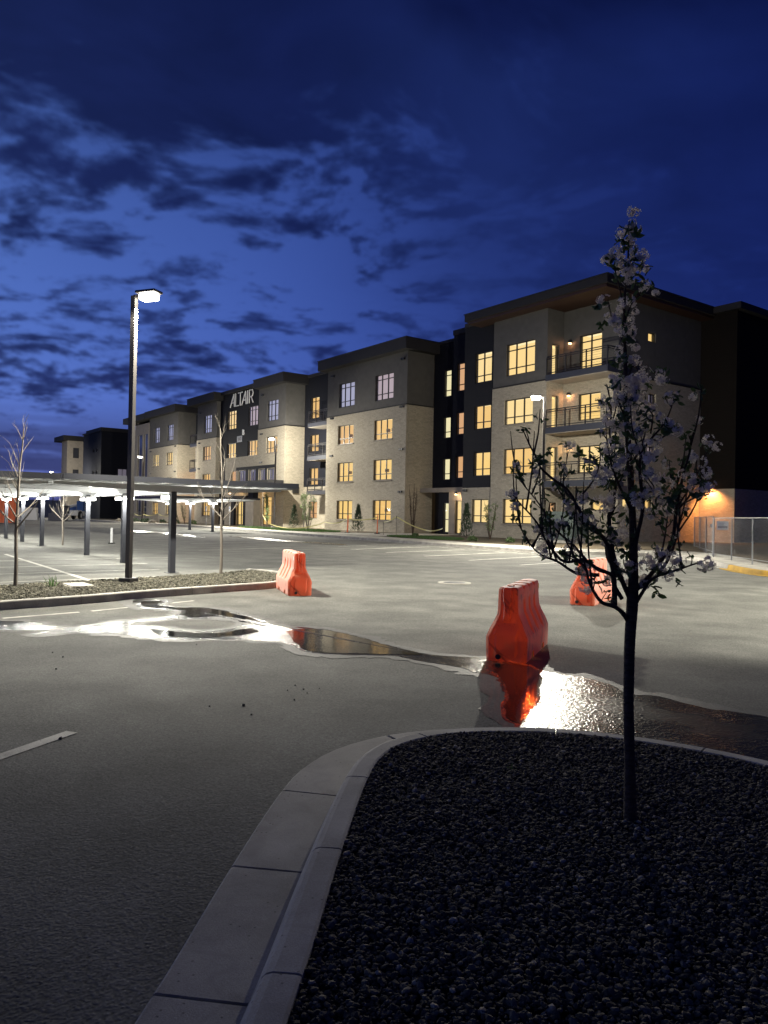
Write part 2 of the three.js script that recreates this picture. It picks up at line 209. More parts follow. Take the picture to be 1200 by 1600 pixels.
const BRANCH = [[[[1.327,0.097,-4.027],[1.318,0.402,-4.027],[1.306,0.738,-4.027],[1.307,1.075,-4.027],[1.317,1.277,-4.027],[1.32,1.479,-4.027],[1.308,1.749,-4.027],[1.29,2.018,-4.027],[1.265,2.288,-4.027],[1.257,2.558,-4.027],[1.246,2.829,-4.027],[1.262,3.066,-4.027],[1.265,3.286,-4.027]],[0.047,0.037,0.035,0.037,0.04,0.03,0.024,0.021,0.017,0.013,0.01,0.007,0.004]],[[[1.295,1.178,-4.027],[1.252,1.224,-3.996],[1.204,1.256,-3.965],[1.128,1.281,-3.933],[1.077,1.339,-3.902],[1.04,1.406,-3.871],[1.017,1.462,-3.84],[0.954,1.511,-3.808],[0.857,1.542,-3.777]],[0.014,0.0126,0.0112,0.0098,0.0084,0.007,0.0056,0.0042,0.0028]],[[[1.223,1.253,-4.027],[1.218,1.331,-4.017],[1.209,1.426,-4.007],[1.185,1.512,-3.997],[1.167,1.578,-3.987],[1.106,1.653,-3.977],[1.036,1.718,-3.967],[0.951,1.852,-3.957],[0.878,1.904,-3.947],[0.804,1.966,-3.937],[0.78,2.013,-3.927],[0.74,2.081,-3.917],[0.702,2.159,-3.907]],[0.015,0.014,0.013,0.012,0.011,0.01,0.009,0.008,0.007,0.006,0.005,0.004,0.003]],[[[1.261,1.394,-4.027],[1.189,1.503,-4.041],[1.174,1.61,-4.056],[1.148,1.627,-4.07],[1.073,1.675,-4.084],[1.037,1.73,-4.098],[0.966,1.818,-4.113],[0.924,1.891,-4.127]],[0.013,0.0115,0.01,0.0085,0.0071,0.0056,0.0041,0.0026]],[[[1.26,1.292,-4.027],[1.212,1.361,-4.0],[1.189,1.419,-3.973],[1.11,1.448,-3.945],[1.037,1.495,-3.918],[0.92,1.489,-3.891],[0.855,1.547,-3.863],[0.811,1.6,-3.836],[0.778,1.662,-3.809],[0.725,1.723,-3.782],[0.658,1.788,-3.754],[0.624,1.843,-3.727]],[0.012,0.0111,0.0103,0.0094,0.0085,0.0076,0.0068,0.0059,0.005,0.0041,0.0033,0.0024]],[[[1.2,1.42,-4.027],[1.111,1.46,-4.065],[1.076,1.502,-4.102],[1.028,1.566,-4.14],[0.962,1.626,-4.177],[0.912,1.699,-4.215],[0.867,1.779,-4.252],[0.809,1.86,-4.29],[0.744,1.943,-4.327]],[0.01,0.009,0.008,0.007,0.006,0.005,0.004,0.003,0.002]],[[[1.14,1.414,-4.027],[1.036,1.416,-4.048],[0.996,1.435,-4.07],[0.934,1.477,-4.091],[0.854,1.508,-4.113],[0.79,1.568,-4.134],[0.754,1.634,-4.156],[0.728,1.713,-4.177]],[0.01,0.0089,0.0077,0.0066,0.0054,0.0043,0.0031,0.002]],[[[1.303,1.293,-4.027],[1.242,1.443,-4.047],[1.212,1.577,-4.067],[1.205,1.747,-4.087],[1.224,1.739,-4.107],[1.245,1.852,-4.127],[1.255,1.943,-4.147],[1.236,2.08,-4.167],[1.228,2.196,-4.187],[1.241,2.313,-4.207],[1.219,2.457,-4.227]],[0.014,0.0129,0.0118,0.0106,0.0095,0.0084,0.0073,0.0062,0.005,0.0039,0.0028]],[[[1.33,1.26,-4.027],[1.356,1.332,-3.987],[1.388,1.403,-3.947],[1.477,1.447,-3.907],[1.559,1.484,-3.867],[1.622,1.516,-3.827]],[0.011,0.0092,0.0075,0.0057,0.004,0.0022]],[[[1.322,1.328,-4.027],[1.383,1.397,-4.01],[1.443,1.484,-3.994],[1.501,1.602,-3.977],[1.512,1.752,-3.96],[1.523,1.857,-3.944],[1.547,1.994,-3.927],[1.561,2.07,-3.91],[1.559,2.123,-3.894],[1.588,2.219,-3.877]],[0.014,0.0128,0.0115,0.0103,0.009,0.0078,0.0065,0.0053,0.004,0.0028]],[[[1.356,1.352,-4.027],[1.47,1.429,-4.067],[1.558,1.565,-4.107],[1.605,1.738,-4.147],[1.604,1.925,-4.187],[1.671,2.052,-4.227]],[0.011,0.0092,0.0075,0.0057,0.004,0.0022]],[[[1.313,1.479,-4.027],[1.326,1.615,-4.002],[1.348,1.783,-3.977],[1.321,1.931,-3.952],[1.316,2.045,-3.927],[1.355,2.12,-3.902],[1.41,2.194,-3.877],[1.432,2.256,-3.852],[1.446,2.339,-3.827]],[0.012,0.0108,0.0096,0.0084,0.0072,0.006,0.0048,0.0036,0.0024]],[[[1.359,1.75,-4.027],[1.326,1.848,-3.965],[1.381,1.858,-3.902],[1.293,1.973,-3.84],[1.324,2.006,-3.777]],[0.006,0.0048,0.0036,0.0024,0.0012]],[[[1.399,2.133,-4.027],[1.408,2.123,-3.927],[1.446,2.167,-3.827]],[0.006,0.0036,0.0012]],[[[1.398,2.167,-4.027],[1.364,2.229,-3.902],[1.314,2.254,-3.777]],[0.005,0.003,0.001]],[[[1.305,1.749,-4.027],[1.195,1.946,-3.977],[1.145,2.074,-3.927],[1.115,2.199,-3.877]],[0.008,0.0059,0.0037,0.0016]],[[[1.291,1.985,-4.027],[1.376,2.126,-4.077],[1.407,2.305,-4.127],[1.4,2.487,-4.177]],[0.007,0.0051,0.0033,0.0014]],[[[1.273,2.221,-4.027],[1.205,2.347,-3.977],[1.198,2.438,-3.927]],[0.006,0.0036,0.0012]],[[[1.266,2.423,-4.027],[1.313,2.532,-4.06],[1.365,2.488,-4.094],[1.473,2.507,-4.127]],[0.005,0.0037,0.0023,0.001]],[[[1.249,2.829,-4.027],[1.202,2.956,-4.002],[1.169,3.081,-3.977]],[0.005,0.003,0.001]],[[[1.254,2.761,-4.027],[1.304,2.871,-4.052],[1.4,2.948,-4.077]],[0.005,0.003,0.001]],[[[1.256,2.626,-4.027],[1.175,2.73,-3.977],[1.132,2.849,-3.927]],[0.005,0.003,0.001]],[[[1.023,1.812,-4.027],[1.066,1.896,-3.927],[1.069,1.964,-3.827],[1.004,2.018,-3.727]],[0.006,0.0044,0.0028,0.0012]],[[[1.013,1.789,-4.027],[0.961,1.868,-4.094],[0.986,2.007,-4.16],[1.017,2.087,-4.227]],[0.006,0.0044,0.0028,0.0012]],[[[1.538,1.753,-4.027],[1.59,1.853,-3.96],[1.594,1.949,-3.894],[1.622,2.09,-3.827]],[0.006,0.0044,0.0028,0.0012]],[[[1.551,1.787,-4.027],[1.573,1.824,-3.877],[1.59,1.855,-3.727]],[0.005,0.003,0.001]],[[[1.455,1.482,-4.027],[1.532,1.649,-4.152],[1.593,1.827,-4.277]],[0.007,0.0042,0.0014]]];
const BLOSSOM = [[1.439,2.338,-3.809],[1.391,2.233,-3.87],[1.437,2.173,-3.79],[1.395,2.317,-4.073],[1.38,2.266,-4.096],[1.668,2.054,-4.176],[1.654,2.101,-3.874],[1.616,1.928,-3.892],[1.567,1.854,-3.673],[1.564,1.902,-3.939],[1.308,1.975,-3.79],[1.383,1.887,-3.94],[1.381,1.837,-3.9],[1.378,2.146,-4.1],[1.363,2.102,-3.892],[1.312,2.018,-4.014],[1.148,2.079,-3.976],[1.23,2.34,-4.003],[1.216,2.356,-4.226],[1.467,2.487,-4.076],[1.381,2.475,-4.143],[1.296,2.469,-4.059],[1.294,2.541,-4.023],[1.262,2.554,-4.062],[1.194,2.423,-3.909],[1.256,2.265,-4.063],[1.281,2.187,-4.237],[1.276,2.117,-4.121],[1.28,2.063,-3.954],[1.105,1.916,-3.853],[1.214,1.827,-4.069],[1.387,1.825,-3.856],[1.327,1.926,-3.97],[1.27,1.954,-4.091],[1.197,2.362,-3.968],[1.263,2.385,-4.002],[1.255,2.305,-4.235],[1.273,2.203,-3.974],[1.159,2.432,-3.901],[1.243,3.271,-3.971],[1.236,3.245,-3.979],[1.253,3.222,-4.044],[1.265,3.205,-4.037],[1.252,3.17,-4.009],[1.279,3.155,-4.061],[1.262,3.153,-4.07],[1.152,3.08,-3.994],[1.171,3.098,-3.961],[1.265,3.091,-4.077],[1.295,3.086,-4.002],[1.245,3.024,-4.04],[1.305,3.012,-4.043],[1.271,3.042,-3.987],[1.235,3.048,-4.024],[1.318,3.071,-4.042],[1.126,2.852,-3.924],[1.221,2.823,-4.0],[1.176,2.76,-4.021],[1.214,2.723,-3.97],[1.299,2.8,-4.075],[1.28,2.697,-3.995],[1.386,2.928,-4.034],[1.329,3.052,-4.075],[1.242,2.976,-3.965],[1.279,2.865,-4.062],[1.203,2.693,-3.963],[1.029,2.094,-4.276],[1.016,2.021,-3.772],[1.141,2.076,-3.957],[1.071,1.925,-3.872],[0.964,1.904,-4.155],[1.015,1.773,-3.994],[1.024,1.729,-4.046],[1.038,1.729,-3.913],[1.188,1.749,-4.099],[1.203,1.617,-4.067],[0.992,1.56,-4.132],[0.852,1.532,-4.077],[0.933,1.659,-4.253],[1.058,1.828,-3.995],[1.037,1.424,-4.011],[1.257,1.451,-4.002],[1.174,1.823,-4.173],[0.996,1.734,-4.044],[0.948,1.648,-4.217],[1.229,1.611,-4.08],[1.281,1.447,-4.01],[1.354,1.488,-3.976],[1.4,1.4,-4.023],[1.417,1.501,-3.942],[1.476,1.44,-3.897],[1.512,1.504,-3.923],[1.618,1.492,-3.842],[1.324,1.473,-4.058],[1.362,1.388,-4.052],[1.294,2.634,-4.061],[1.232,2.603,-4.001],[1.285,2.38,-3.967],[1.267,2.19,-4.059],[1.373,1.941,-3.822],[1.184,1.992,-3.919]];
const POOLS = [[[-1.33,-11.24],[-1.03,-11.34],[-0.54,-10.97],[-0.25,-10.55],[0.15,-9.88],[0.51,-9.42],[0.03,-9.41],[-0.34,-9.41],[-0.86,-9.49],[-1.09,-9.98]],[[-4.47,-14.34],[-4.18,-14.39],[-4.04,-13.83],[-3.64,-13.52],[-3.24,-13.49],[-2.88,-13.29],[-2.48,-12.85],[-2.09,-12.37],[-1.9,-11.83],[-2.16,-11.94],[-2.38,-12.26],[-2.69,-12.51],[-3.08,-12.39],[-3.28,-12.58],[-3.37,-13.13],[-3.78,-13.41],[-4.08,-13.46],[-4.33,-13.78]],[[2.39,-7.32],[2.64,-7.34],[2.81,-7.08],[2.99,-6.87],[3.18,-6.75],[3.35,-6.61],[3.65,-6.17],[3.09,-5.22],[2.86,-5.63],[2.51,-5.92],[2.12,-6.25],[2.25,-6.88]],[[1.29,-8.85],[1.63,-8.88],[1.76,-8.53],[1.5,-7.3],[1.32,-6.63],[1.15,-6.34],[1.09,-6.57],[1.21,-7.28],[1.28,-7.9],[1.26,-8.34]],[[-3.3,-11.05],[-2.77,-10.81],[-2.27,-10.82],[-1.95,-11.29],[-1.79,-11.0],[-2.01,-10.62],[-2.57,-10.38],[-3.05,-10.54]]];
// ---------------------------------------------------------------- ground
{
  const xs = [], zs = [];
  for (const [a, b, s] of [[-600, -100, 50], [-100, -30, 5], [-30, 30, 0.6], [30, 100, 5], [100, 601, 50]]) for (let v = a; v < b; v += s) xs.push(v);
  for (const [a, b, s] of [[90, 10, 10], [10, -60, 0.6], [-60, -150, 3], [-150, -701, 50]]) for (let v = a; v > b; v -= s) zs.push(v);
  const pos = [], uv = [], col = [], idx = [], nx = xs.length;
  for (const z of zs) for (const x of xs) {
    pos.push(x, gy(x, z), z); uv.push(x, z);
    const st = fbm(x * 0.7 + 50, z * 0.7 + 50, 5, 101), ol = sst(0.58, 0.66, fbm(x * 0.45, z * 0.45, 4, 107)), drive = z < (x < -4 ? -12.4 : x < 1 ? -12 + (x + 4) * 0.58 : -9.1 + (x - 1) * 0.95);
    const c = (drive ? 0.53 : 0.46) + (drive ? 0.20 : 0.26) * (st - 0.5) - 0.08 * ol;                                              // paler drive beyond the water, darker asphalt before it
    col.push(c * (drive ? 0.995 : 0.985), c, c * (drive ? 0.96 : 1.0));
  }
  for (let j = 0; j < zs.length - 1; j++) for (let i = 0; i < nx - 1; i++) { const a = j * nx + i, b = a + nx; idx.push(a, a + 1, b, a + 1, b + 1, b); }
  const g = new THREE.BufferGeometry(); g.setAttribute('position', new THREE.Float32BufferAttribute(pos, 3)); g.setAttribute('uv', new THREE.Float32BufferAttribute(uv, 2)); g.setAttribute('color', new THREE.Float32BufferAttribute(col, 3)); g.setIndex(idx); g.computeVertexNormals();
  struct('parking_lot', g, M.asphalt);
}
// the raised strip along the building: kerb line, pavement, planting bed (facade axes)
const kerbZ = (x) => (x < -12 ? mix(8.2, 6.2, sst(-12, -24, x)) : x < 20 ? 8.2 : x < 25 ? mix(8.2, 5.0, sst(20, 25, x)) : mix(5.0, 11, sst(25, 33, x)));
const padY = (x, z) => { const k = kerbZ(x), w = bw(x, k); return mix(gy(w[0], w[1]) + 0.15, 0.515, Math.min(1, Math.max(0, (k - z) / k))); };
function pad(x0, x1, za, zb, step, name, mat, parent, lift = 0) {                 // a strip between two lines z = za(x), z = zb(x)
  const pos = [], uv = [], idx = [], n = Math.ceil((x1 - x0) / step), m = 8;
  for (let i = 0; i <= n; i++) for (let j = 0; j <= m; j++) { const x = mix(x0, x1, i / n), z = mix(za(x), zb(x), j / m), w = bw(x, z); pos.push(w[0], padY(x, z) + lift, w[1]); uv.push(x, z); }
  for (let i = 0; i < n; i++) for (let j = 0; j < m; j++) { const a = i * (m + 1) + j, b = a + m + 1; idx.push(a, a + 1, b, a + 1, b + 1, b); }
  const g = new THREE.BufferGeometry(); g.setAttribute('position', new THREE.Float32BufferAttribute(pos, 3)); g.setAttribute('uv', new THREE.Float32BufferAttribute(uv, 2)); g.setIndex(idx); g.computeVertexNormals();
  return parent ? part(name, g, mat, parent) : struct(name, g, mat);
}
pad(-75, 36, () => -26, (x) => kerbZ(x) - 1.95, 1, 'planting_bed', M.soil);
{
  const pv = tag(new THREE.Group(), null, null, null, 'structure'); pv.name = 'pavement'; scene.add(pv);
  for (let x = -66; x < 35; x += 1.5) pad(x + 0.006, x + 1.494, (q) => kerbZ(q) - 1.95, (q) => kerbZ(q) - 0.165, 0.5, 'paving_slab', M.walk, pv);
  const kb = tag(new THREE.Group(), null, null, null, 'structure'); kb.name = numbered('kerb'); scene.add(kb);
  const kerbRun = (x0, x1, mat) => {
    const prof = [[-0.155, -0.3], [-0.155, 0], [-0.02, 0], [0, -0.02], [0.03, -0.14], [0.30, -0.135], [0.30, -0.3]], n = 6, pos = [], uv = [], idx = [], m = prof.length;
    for (let i = 0; i <= n; i++) { const x = mix(x0, x1, i / n), k = kerbZ(x), s = (kerbZ(x + 0.1) - kerbZ(x - 0.1)) / 0.2, l = Math.hypot(1, s), top = padY(x, k); let d = 0; prof.forEach(([o, y], j) => { const w = bw(x - o * s / l, k + o / l); pos.push(w[0], top + y, w[1]); if (j) d += Math.hypot(o - prof[j - 1][0], y - prof[j - 1][1]); uv.push(x, d); }); }
    for (let i = 0; i < n; i++) for (let j = 0; j < m - 1; j++) { const a = i * m + j, b = a + m; idx.push(a, a + 1, b, a + 1, b + 1, b); }
    let g = new THREE.BufferGeometry(); g.setAttribute('position', new THREE.Float32BufferAttribute(pos, 3)); g.setAttribute('uv', new THREE.Float32BufferAttribute(uv, 2)); g.setIndex(idx); g = g.toNonIndexed(); g.computeVertexNormals(); return part('kerb_stone', g, mat, kb);
  };
  for (let x = -66; x < 35; x += 3) kerbRun(x + 0.008, x + 2.992, Math.abs(x - 30) < 0.1 ? M.yellowPaint : M.concrete);
}
struct('entrance_path', (() => { const g = []; for (let i = 0; i < 1; i++) { const q = [[1.2, -1.2], [4.9, -1.2], [5.2, 6.2], [-1.5, 6.25], [-0.3, 3], [1.0, 1]]; g.push(sheet(q.map(([x, z]) => bw(x, z)), 0.02, [], 1, () => 0)); } const o = g[0], p = o.attributes.position; for (let i = 0; i < p.count; i++) { const dx = p.getX(i) - BO.x, dz = p.getZ(i) - BO.z; p.setY(i, padY(dx * CX + dz * SX, -dx * SX + dz * CX) + 0.012); } return o; })(), M.walk);

// ---------------------------------------------------------------- the apartment building
const bld = thing('apartment_building', 'long four storey apartment building with beige brick base and dark upper walls, many windows lit', 'building', [BO.x, BO.y, BO.z], BA);
const F = [[0.88, 2.43], [3.96, 5.54], [7.05, 8.62], [10.12, 12.1]];
const front = (z) => ({ x: 0, z, r: 0 }), right = (x) => ({ x, z: 0, r: Math.PI / 2 });
function wall(f, a0, a1, y0, y1, mat, wins = [], name = 'wall', parent = bld) {
  const s = new THREE.Shape([[a0, y0], [a1, y0], [a1, y1], [a0, y1]].map(([x, y]) => new THREE.Vector2(x, y)));
  for (const w of wins) s.holes.push(new THREE.Path([[w.x0, w.y0], [w.x0, w.y1], [w.x1, w.y1], [w.x1, w.y0]].map(([x, y]) => new THREE.Vector2(x, y))));
  const g = new THREE.ExtrudeGeometry(s, { depth: 0.3, bevelEnabled: false }); g.translate(0, 0, -0.3); g.rotateY(f.r); g.translate(f.x, 0, f.z);
  const m = part(name, g, mat, parent);
  for (const w of wins) window_(f, w, parent);
  return m;
}
const frameGeo = new Map();
function window_(f, w, parent) {
  const g = new THREE.Group(); g.name = w.name ?? 'window'; g.position.set(f.x + (f.r ? 0 : w.x0), w.y0, f.z + (f.r ? -w.x0 : 0)); g.rotation.y = f.r; parent.add(g);
  const W = w.x1 - w.x0, H = w.y1 - w.y0, c = w.c ?? 3, t = 0.055, z0 = -0.16, z1 = -0.085, key = [W.toFixed(3), H.toFixed(3), c, w.top, w.bot].join();
  if (!frameGeo.has(key)) {
    const b = [bx(0, W, 0, t, z0, z1), bx(0, W, H - t, H, z0, z1), bx(0, t, t, H - t, z0, z1), bx(W - t, W, t, H - t, z0, z1)];
    for (let i = 1; i < c; i++) b.push(bx(W * i / c - 0.035, W * i / c + 0.035, t, H - t, z0, z1));
    for (const y of [w.bot, w.top && H - w.top]) if (y) for (let i = 0; i < c; i++) b.push(bx(W * i / c + (i ? 0.035 : t), W * (i + 1) / c - (i < c - 1 ? 0.035 : t), y - 0.028, y + 0.028, z0 + 0.005, z1 - 0.005));
    const panes = []; for (let i = 0; i < c; i++) { const p = new THREE.PlaneGeometry(W / c - 0.075, H - 2 * t - 0.004); p.translate(W * (i + 0.5) / c, H / 2, -0.125); panes.push(p); }
    frameGeo.set(key, [merge(b), panes]);
  }
  const [fg, panes] = frameGeo.get(key);
  part('frame', fg, M.bronze, g);
  for (const p of panes) part('pane', p, M.glass, g);
  const lm = w.lit ?? litWarm[Math.floor(rnd() * 4.3)];
  if (w.name || litWarm.indexOf(lm) < 0) part('lit_window_panel', bx(-0.12, W + 0.12, -0.12, H + 0.12, -0.33, -0.306), lm, g);
  else { // the lit room behind the glass: back and side walls, paler ceiling, floor
    const D = -1.05; part('lit_window_room', [bx(-0.1, W + 0.1, -0.1, H + 0.1, D - 0.03, D), bx(-0.13, -0.1, -0.1, H + 0.1, D, -0.306), bx(W + 0.1, W + 0.13, -0.1, H + 0.1, D, -0.306), bx(-0.1, W + 0.1, -0.13, -0.1, D, -0.306)], lm, g);
    part('lit_window_ceiling', bx(-0.1, W + 0.1, H + 0.1, H + 0.13, D, -0.306), litCeil, g);
  }
  if (w.sill) part('sill', bx(-0.08, W + 0.08, -0.09, 0, -0.1, 0.06), M.sill, g);
  if (w.cab) for (let i = 0; i < 2; i++) { const a = W * (0.2 + 0.33 * i) + rr(-0.05, 0.05), y = H * rr(0.42, 0.46); part('cabinet', bx(a, a + 0.22 + 0.1 * i, y, y + 0.24, -1.04, -0.8), M.sill, g); }
  if (w.blind) part('blind', bx(0.04, W - 0.04, H - w.blind, H - 0.05, -0.29, -0.275), M.white, g);
  return g;
}
const win = (x0, x1, f, o = {}) => ({ x0, x1, y0: F[f][0], y1: F[f][1], bot: f === 0 ? 0.46 : 0.46, top: f === 3 ? 0.40 : 0, ...o });
const stack = (x0, x1, fl, o = {}) => fl.map((f) => win(x0, x1, f, o));
const CAP = 9.5, S = { sill: true };
// a pavilion: brick to the third floor, grey stucco above, shallow overhanging roof
function pavilion(x0, x1, z, cols, o = {}) {
  const br = [], gr = [];
  for (const [a, b] of cols) { for (const f of o.floors ?? [0, 1, 2]) br.push(win(a, b, f, { ...S, cab: rnd() < 0.55 })); gr.push(win(a, b, 3, { lit: o.top?.[cols.findIndex((c) => c[0] === a)] })); }
  wall(front(z), x0, x1, -0.4, CAP, M.brick, [...br, ...(o.more ?? [])], 'brick_wall');
  wall(front(z - 0.04), x0 + 0.02, x1 - 0.02, CAP, 13.6, M.grey, gr, 'stucco_wall');
  wall(right(x1), -z + 0.3, -z + o.deep, -0.4, CAP, M.brick, [], 'brick_wall');
  wall(right(x1 - 0.04), -z + 0.34, -z + o.deep, CAP, 13.6, M.grey, [], 'stucco_wall');
  wall({ x: x0 + 0.3, z: 0, r: Math.PI / 2 }, -z + 0.3, -z + o.deep, -0.4, 13.6, M.grey, [], 'stucco_wall');
  part('cap_flashing', [bx(x0 - 0.02, x1 + 0.05, CAP - 0.06, CAP + 0.02, z - 0.02, z + 0.05), bx(x1 - 0.02, x1 + 0.05, CAP - 0.06, CAP + 0.02, z - o.deep, z - 0.02)], M.fascia, bld);
  const r = part('roof', bx(x0 - (o.over ?? 0.6), x1 + 0.6, 13.42, 14.22, z - 9, z + 0.62), M.fascia, bld); part('coping', bx(x0 - (o.over ?? 0.6) - 0.05, x1 + 0.65, 14.22, 14.28, z - 9, z + 0.67), M.black, r);
}
pavilion(-11, 0, 0, [[-9.2, -6.9], [-4.05, -1.7]], { deep: 2.6, top: [litLilac, litMauve] });
pavilion(-23.7, -18.25, 0, [[-21.95, -19.7]], { deep: 2.1, over: -0.02, floors: [2], top: [litLilac], more: [{ x0: -23.4, x1: -22.0, y0: 4.0, y1: 5.55, c: 2, bot: 0.4, lit: litDim }, { x0: -21.6, x1: -20.2, y0: 4.0, y1: 5.55, c: 2, bot: 0.4, lit: litDim }, { x0: -22.6, x1: -20.6, y0: 0.15, y1: 2.85, c: 2, bot: 0.9, top: 0.4 }] });
pavilion(-38.9, -33.6, 0, [[-37.1, -34.95]], { deep: 0.5, over: 1.6, top: [litLilac] });
pavilion(-55.5, -45.5, -0.25, [[-53.8, -51.7], [-49.1, -47]], { deep: 2.6, over: 0.02, top: [litLilac, litLilac] });
// lobby bay with the name on it
wall(front(-0.5), -33.6, -23.7, 7.0, 13.95, M.siding, [...stack(-31.9, -29.7, [2]), ...stack(-31.9, -29.7, [3], { cab: true }), ...stack(-26.95, -24.75, [2], { cab: true }), ...stack(-26.95, -24.75, [3], { lit: litMauve })], 'siding_wall');
wall(front(-0.5), -33.6, -31.1, -0.4, 7.0, M.siding, [win(-32.1, -31.4, 1, { c: 1 }), win(-32.4, -31.4, 0, { c: 1, lit: litPeach })], 'siding_wall');
wall(front(0), -31.1, -23.7, -0.4, 7.0, M.brick, [{ x0: -29.8, x1: -28.5, y0: 4.0, y1: 5.6, c: 1, bot: 0.4, lit: litPeach }, { x0: -28.0, x1: -26.2, y0: 4.0, y1: 5.6, c: 2, bot: 0.4, lit: litDim }, { x0: -25.6, x1: -24.0, y0: 4.0, y1: 5.6, c: 2, bot: 0.4, lit: litDim }, { x0: -28.2, x1: -26.3, y0: 0.05, y1: 2.5, c: 2, bot: 1.0, lit: litWarm[1], name: 'glazed_door' }, { x0: -25.4, x1: -24.0, y0: 0.15, y1: 2.85, c: 2, bot: 0.9, top: 0.4, lit: litWarm[0] }], 'brick_wall');
part('parapet', bx(-33.75, -23.72, 13.95, 14.28, -9, -0.2), M.fascia, bld);
part('dark_band', [bx(-28.35, -20.0, 5.62, 5.92, 0.003, 0.05), bx(-26.15, -25.65, 3.7, 5.62, 0.003, 0.05), bx(-23.95, -23.45, 3.7, 5.62, 0.003, 0.05), bx(-21.95, -21.65, 3.7, 5.62, 0.003, 0.05)], M.siding, bld);
{
  const c = part('entrance_canopy', [bx(-27.5, -16.3, 3.42, 3.9, 0.06, 3.4)], M.fascia, bld);
  part('canopy_soffit', bx(-27.4, -16.4, 3.38, 3.417, 0.1, 3.3), M.deck, c);
  part('upper_fascia', bx(-26.9, -18.2, 3.9, 4.35, 0.06, 1.6), M.fascia, c);
  part('canopy_column', [bx(-20.2, -18.6, -0.3, 2.5, 2.2, 2.9)], M.tan, bld);
  part('column_cap', bx(-19.9, -18.9, 2.5, 3.38, 2.3, 2.8), M.siding, bld);
  part('door_surround', [bx(-29.0, -28.3, -0.1, 3.0, 0.003, 0.25), bx(-26.2, -25.5, -0.1, 3.0, 0.003, 0.25), bx(-28.3, -26.2, 2.56, 3.0, 0.003, 0.25)], M.siding, bld);
}
// recessed links
wall(front(-2.1), -18.25, -11, 3.8, 14.0, M.siding, stack(-17.3, -15.7, [1, 2, 3], { c: 2, lit: litWarm[4] }), 'siding_wall');
wall(front(-2.08), -18.25, -11, -0.4, 3.8, M.brick, [win(-17.3, -15.7, 0, { c: 2, lit: litPeach })], 'brick_wall');
part('parapet', bx(-18.3, -11, 14.0, 14.25, -9, -1.95), M.fascia, bld);
wall(front(-2.6), -45.5, -38.9, CAP, 13.2, M.siding, [], 'siding_wall');
wall(front(-2.58), -45.5, -38.9, -0.4, CAP, M.tan, [win(-44.6, -43.4, 0, { c: 2 }), win(-42, -41, 2, { c: 1, lit: litDark }), win(-42, -41, 1, { c: 1, lit: litDark })], 'stucco_wall');
part('parapet', bx(-45.5, -38.9, 13.2, 13.4, -9, -2.5), M.fascia, bld);
wall(front(-2.6), 0, 3.3, 3.3, 14.1, M.siding, stack(1.12, 1.95, [1, 2, 3], { c: 1, lit: litPale }), 'siding_wall');
wall(front(-1.6), 3.3, 5.85, 3.3, 14.15, M.siding, stack(3.68, 4.66, [1, 2, 3], { c: 1, lit: litPeach }), 'siding_wall');
wall(front(-0.35), 5.85, 8.9, 3.2, 14.0, M.siding, stack(6.88, 8.45, [1, 2, 3], { c: 2 }), 'siding_wall');
wall(front(-0.33), 5.8, 8.9, -0.4, 3.2, M.brick, [win(6.8, 8.37, 0, { c: 2, sill: true })], 'brick_wall');
wall({ x: 5.82, z: 0, r: -Math.PI / 2 }, -2.9, -0.63, -0.4, 3.2, M.tan, [], 'stucco_wall');
part('parapet', [bx(-0.02, 3.3, 14.1, 14.3, -9, -2.5), bx(3.3, 5.9, 14.15, 14.5, -9, -1.5), bx(5.9, 8.2, 14.0, 14.25, -9, -0.25)], M.fascia, bld);
part('entry_lintel', bx(0.02, 5.78, 3.0, 3.32, -1.9, -1.4), M.sill, bld);
wall(front(-2.9), 0, 5.82, -0.4, 3.3, M.siding, [], 'siding_wall');
wall(front(-1.64), 1.9, 3.06, -0.4, 3.0, M.siding, [{ x0: 2.36, x1: 3.02, y0: 0.1, y1: 2.25, c: 1, bot: 0.95, lit: litPale }], 'siding_wall');
wall(front(-1.6), 3.06, 5.8, -0.4, 3.0, M.tan, [{ x0: 3.72, x1: 4.6, y0: 0.06, y1: 2.4, c: 1, bot: 1.0, lit: litWarm[3], name: 'entry_door' }], 'stucco_wall');
// end block with corner balconies
wall(front(0), 8.9, 13.45, -0.4, CAP, M.brick, stack(10.0, 12.4, [0, 1, 2], S), 'brick_wall');
wall(front(-0.04), 8.92, 13.43, CAP, 13.75, M.grey, stack(10.05, 12.45, [3]), 'stucco_wall');
wall(right(13.45), 0.3, 1.5, -0.4, CAP, M.brick, [1, 2].map((f) => ({ x0: 0.5, x1: 1.1, y0: F[f][0] - 0.7, y1: F[f][1], c: 1, name: 'balcony_door', lit: litWarm[1] })).concat([{ x0: 0.45, x1: 1.1, y0: 0.05, y1: 2.2, c: 1, bot: 1, name: 'patio_door', lit: litPeach }]), 'brick_wall');
wall(right(13.41), 0.34, 1.5, CAP, 13.75, M.grey, [{ x0: 0.5, x1: 1.1, y0: 9.6, y1: 11.7, c: 1, name: 'balcony_door', lit: litWarm[3] }], 'stucco_wall');
wall(front(-1.5), 13.15, 17.5, -0.4, CAP, M.brick, [...stack(14.6, 16.2, [1, 2], { c: 2 }), { x0: 15.6, x1: 16.5, y0: 1.75, y1: 2.4, c: 1, lit: litWarm[0] }], 'brick_wall');
wall(front(-1.54), 13.15, 17.48, CAP, 13.75, M.grey, stack(14.6, 16.2, [3], { c: 2 }), 'stucco_wall');
const sm = (a, y, lit, c = 1) => ({ x0: a, x1: a + 0.75, y0: y, y1: y + 0.55, c, lit });
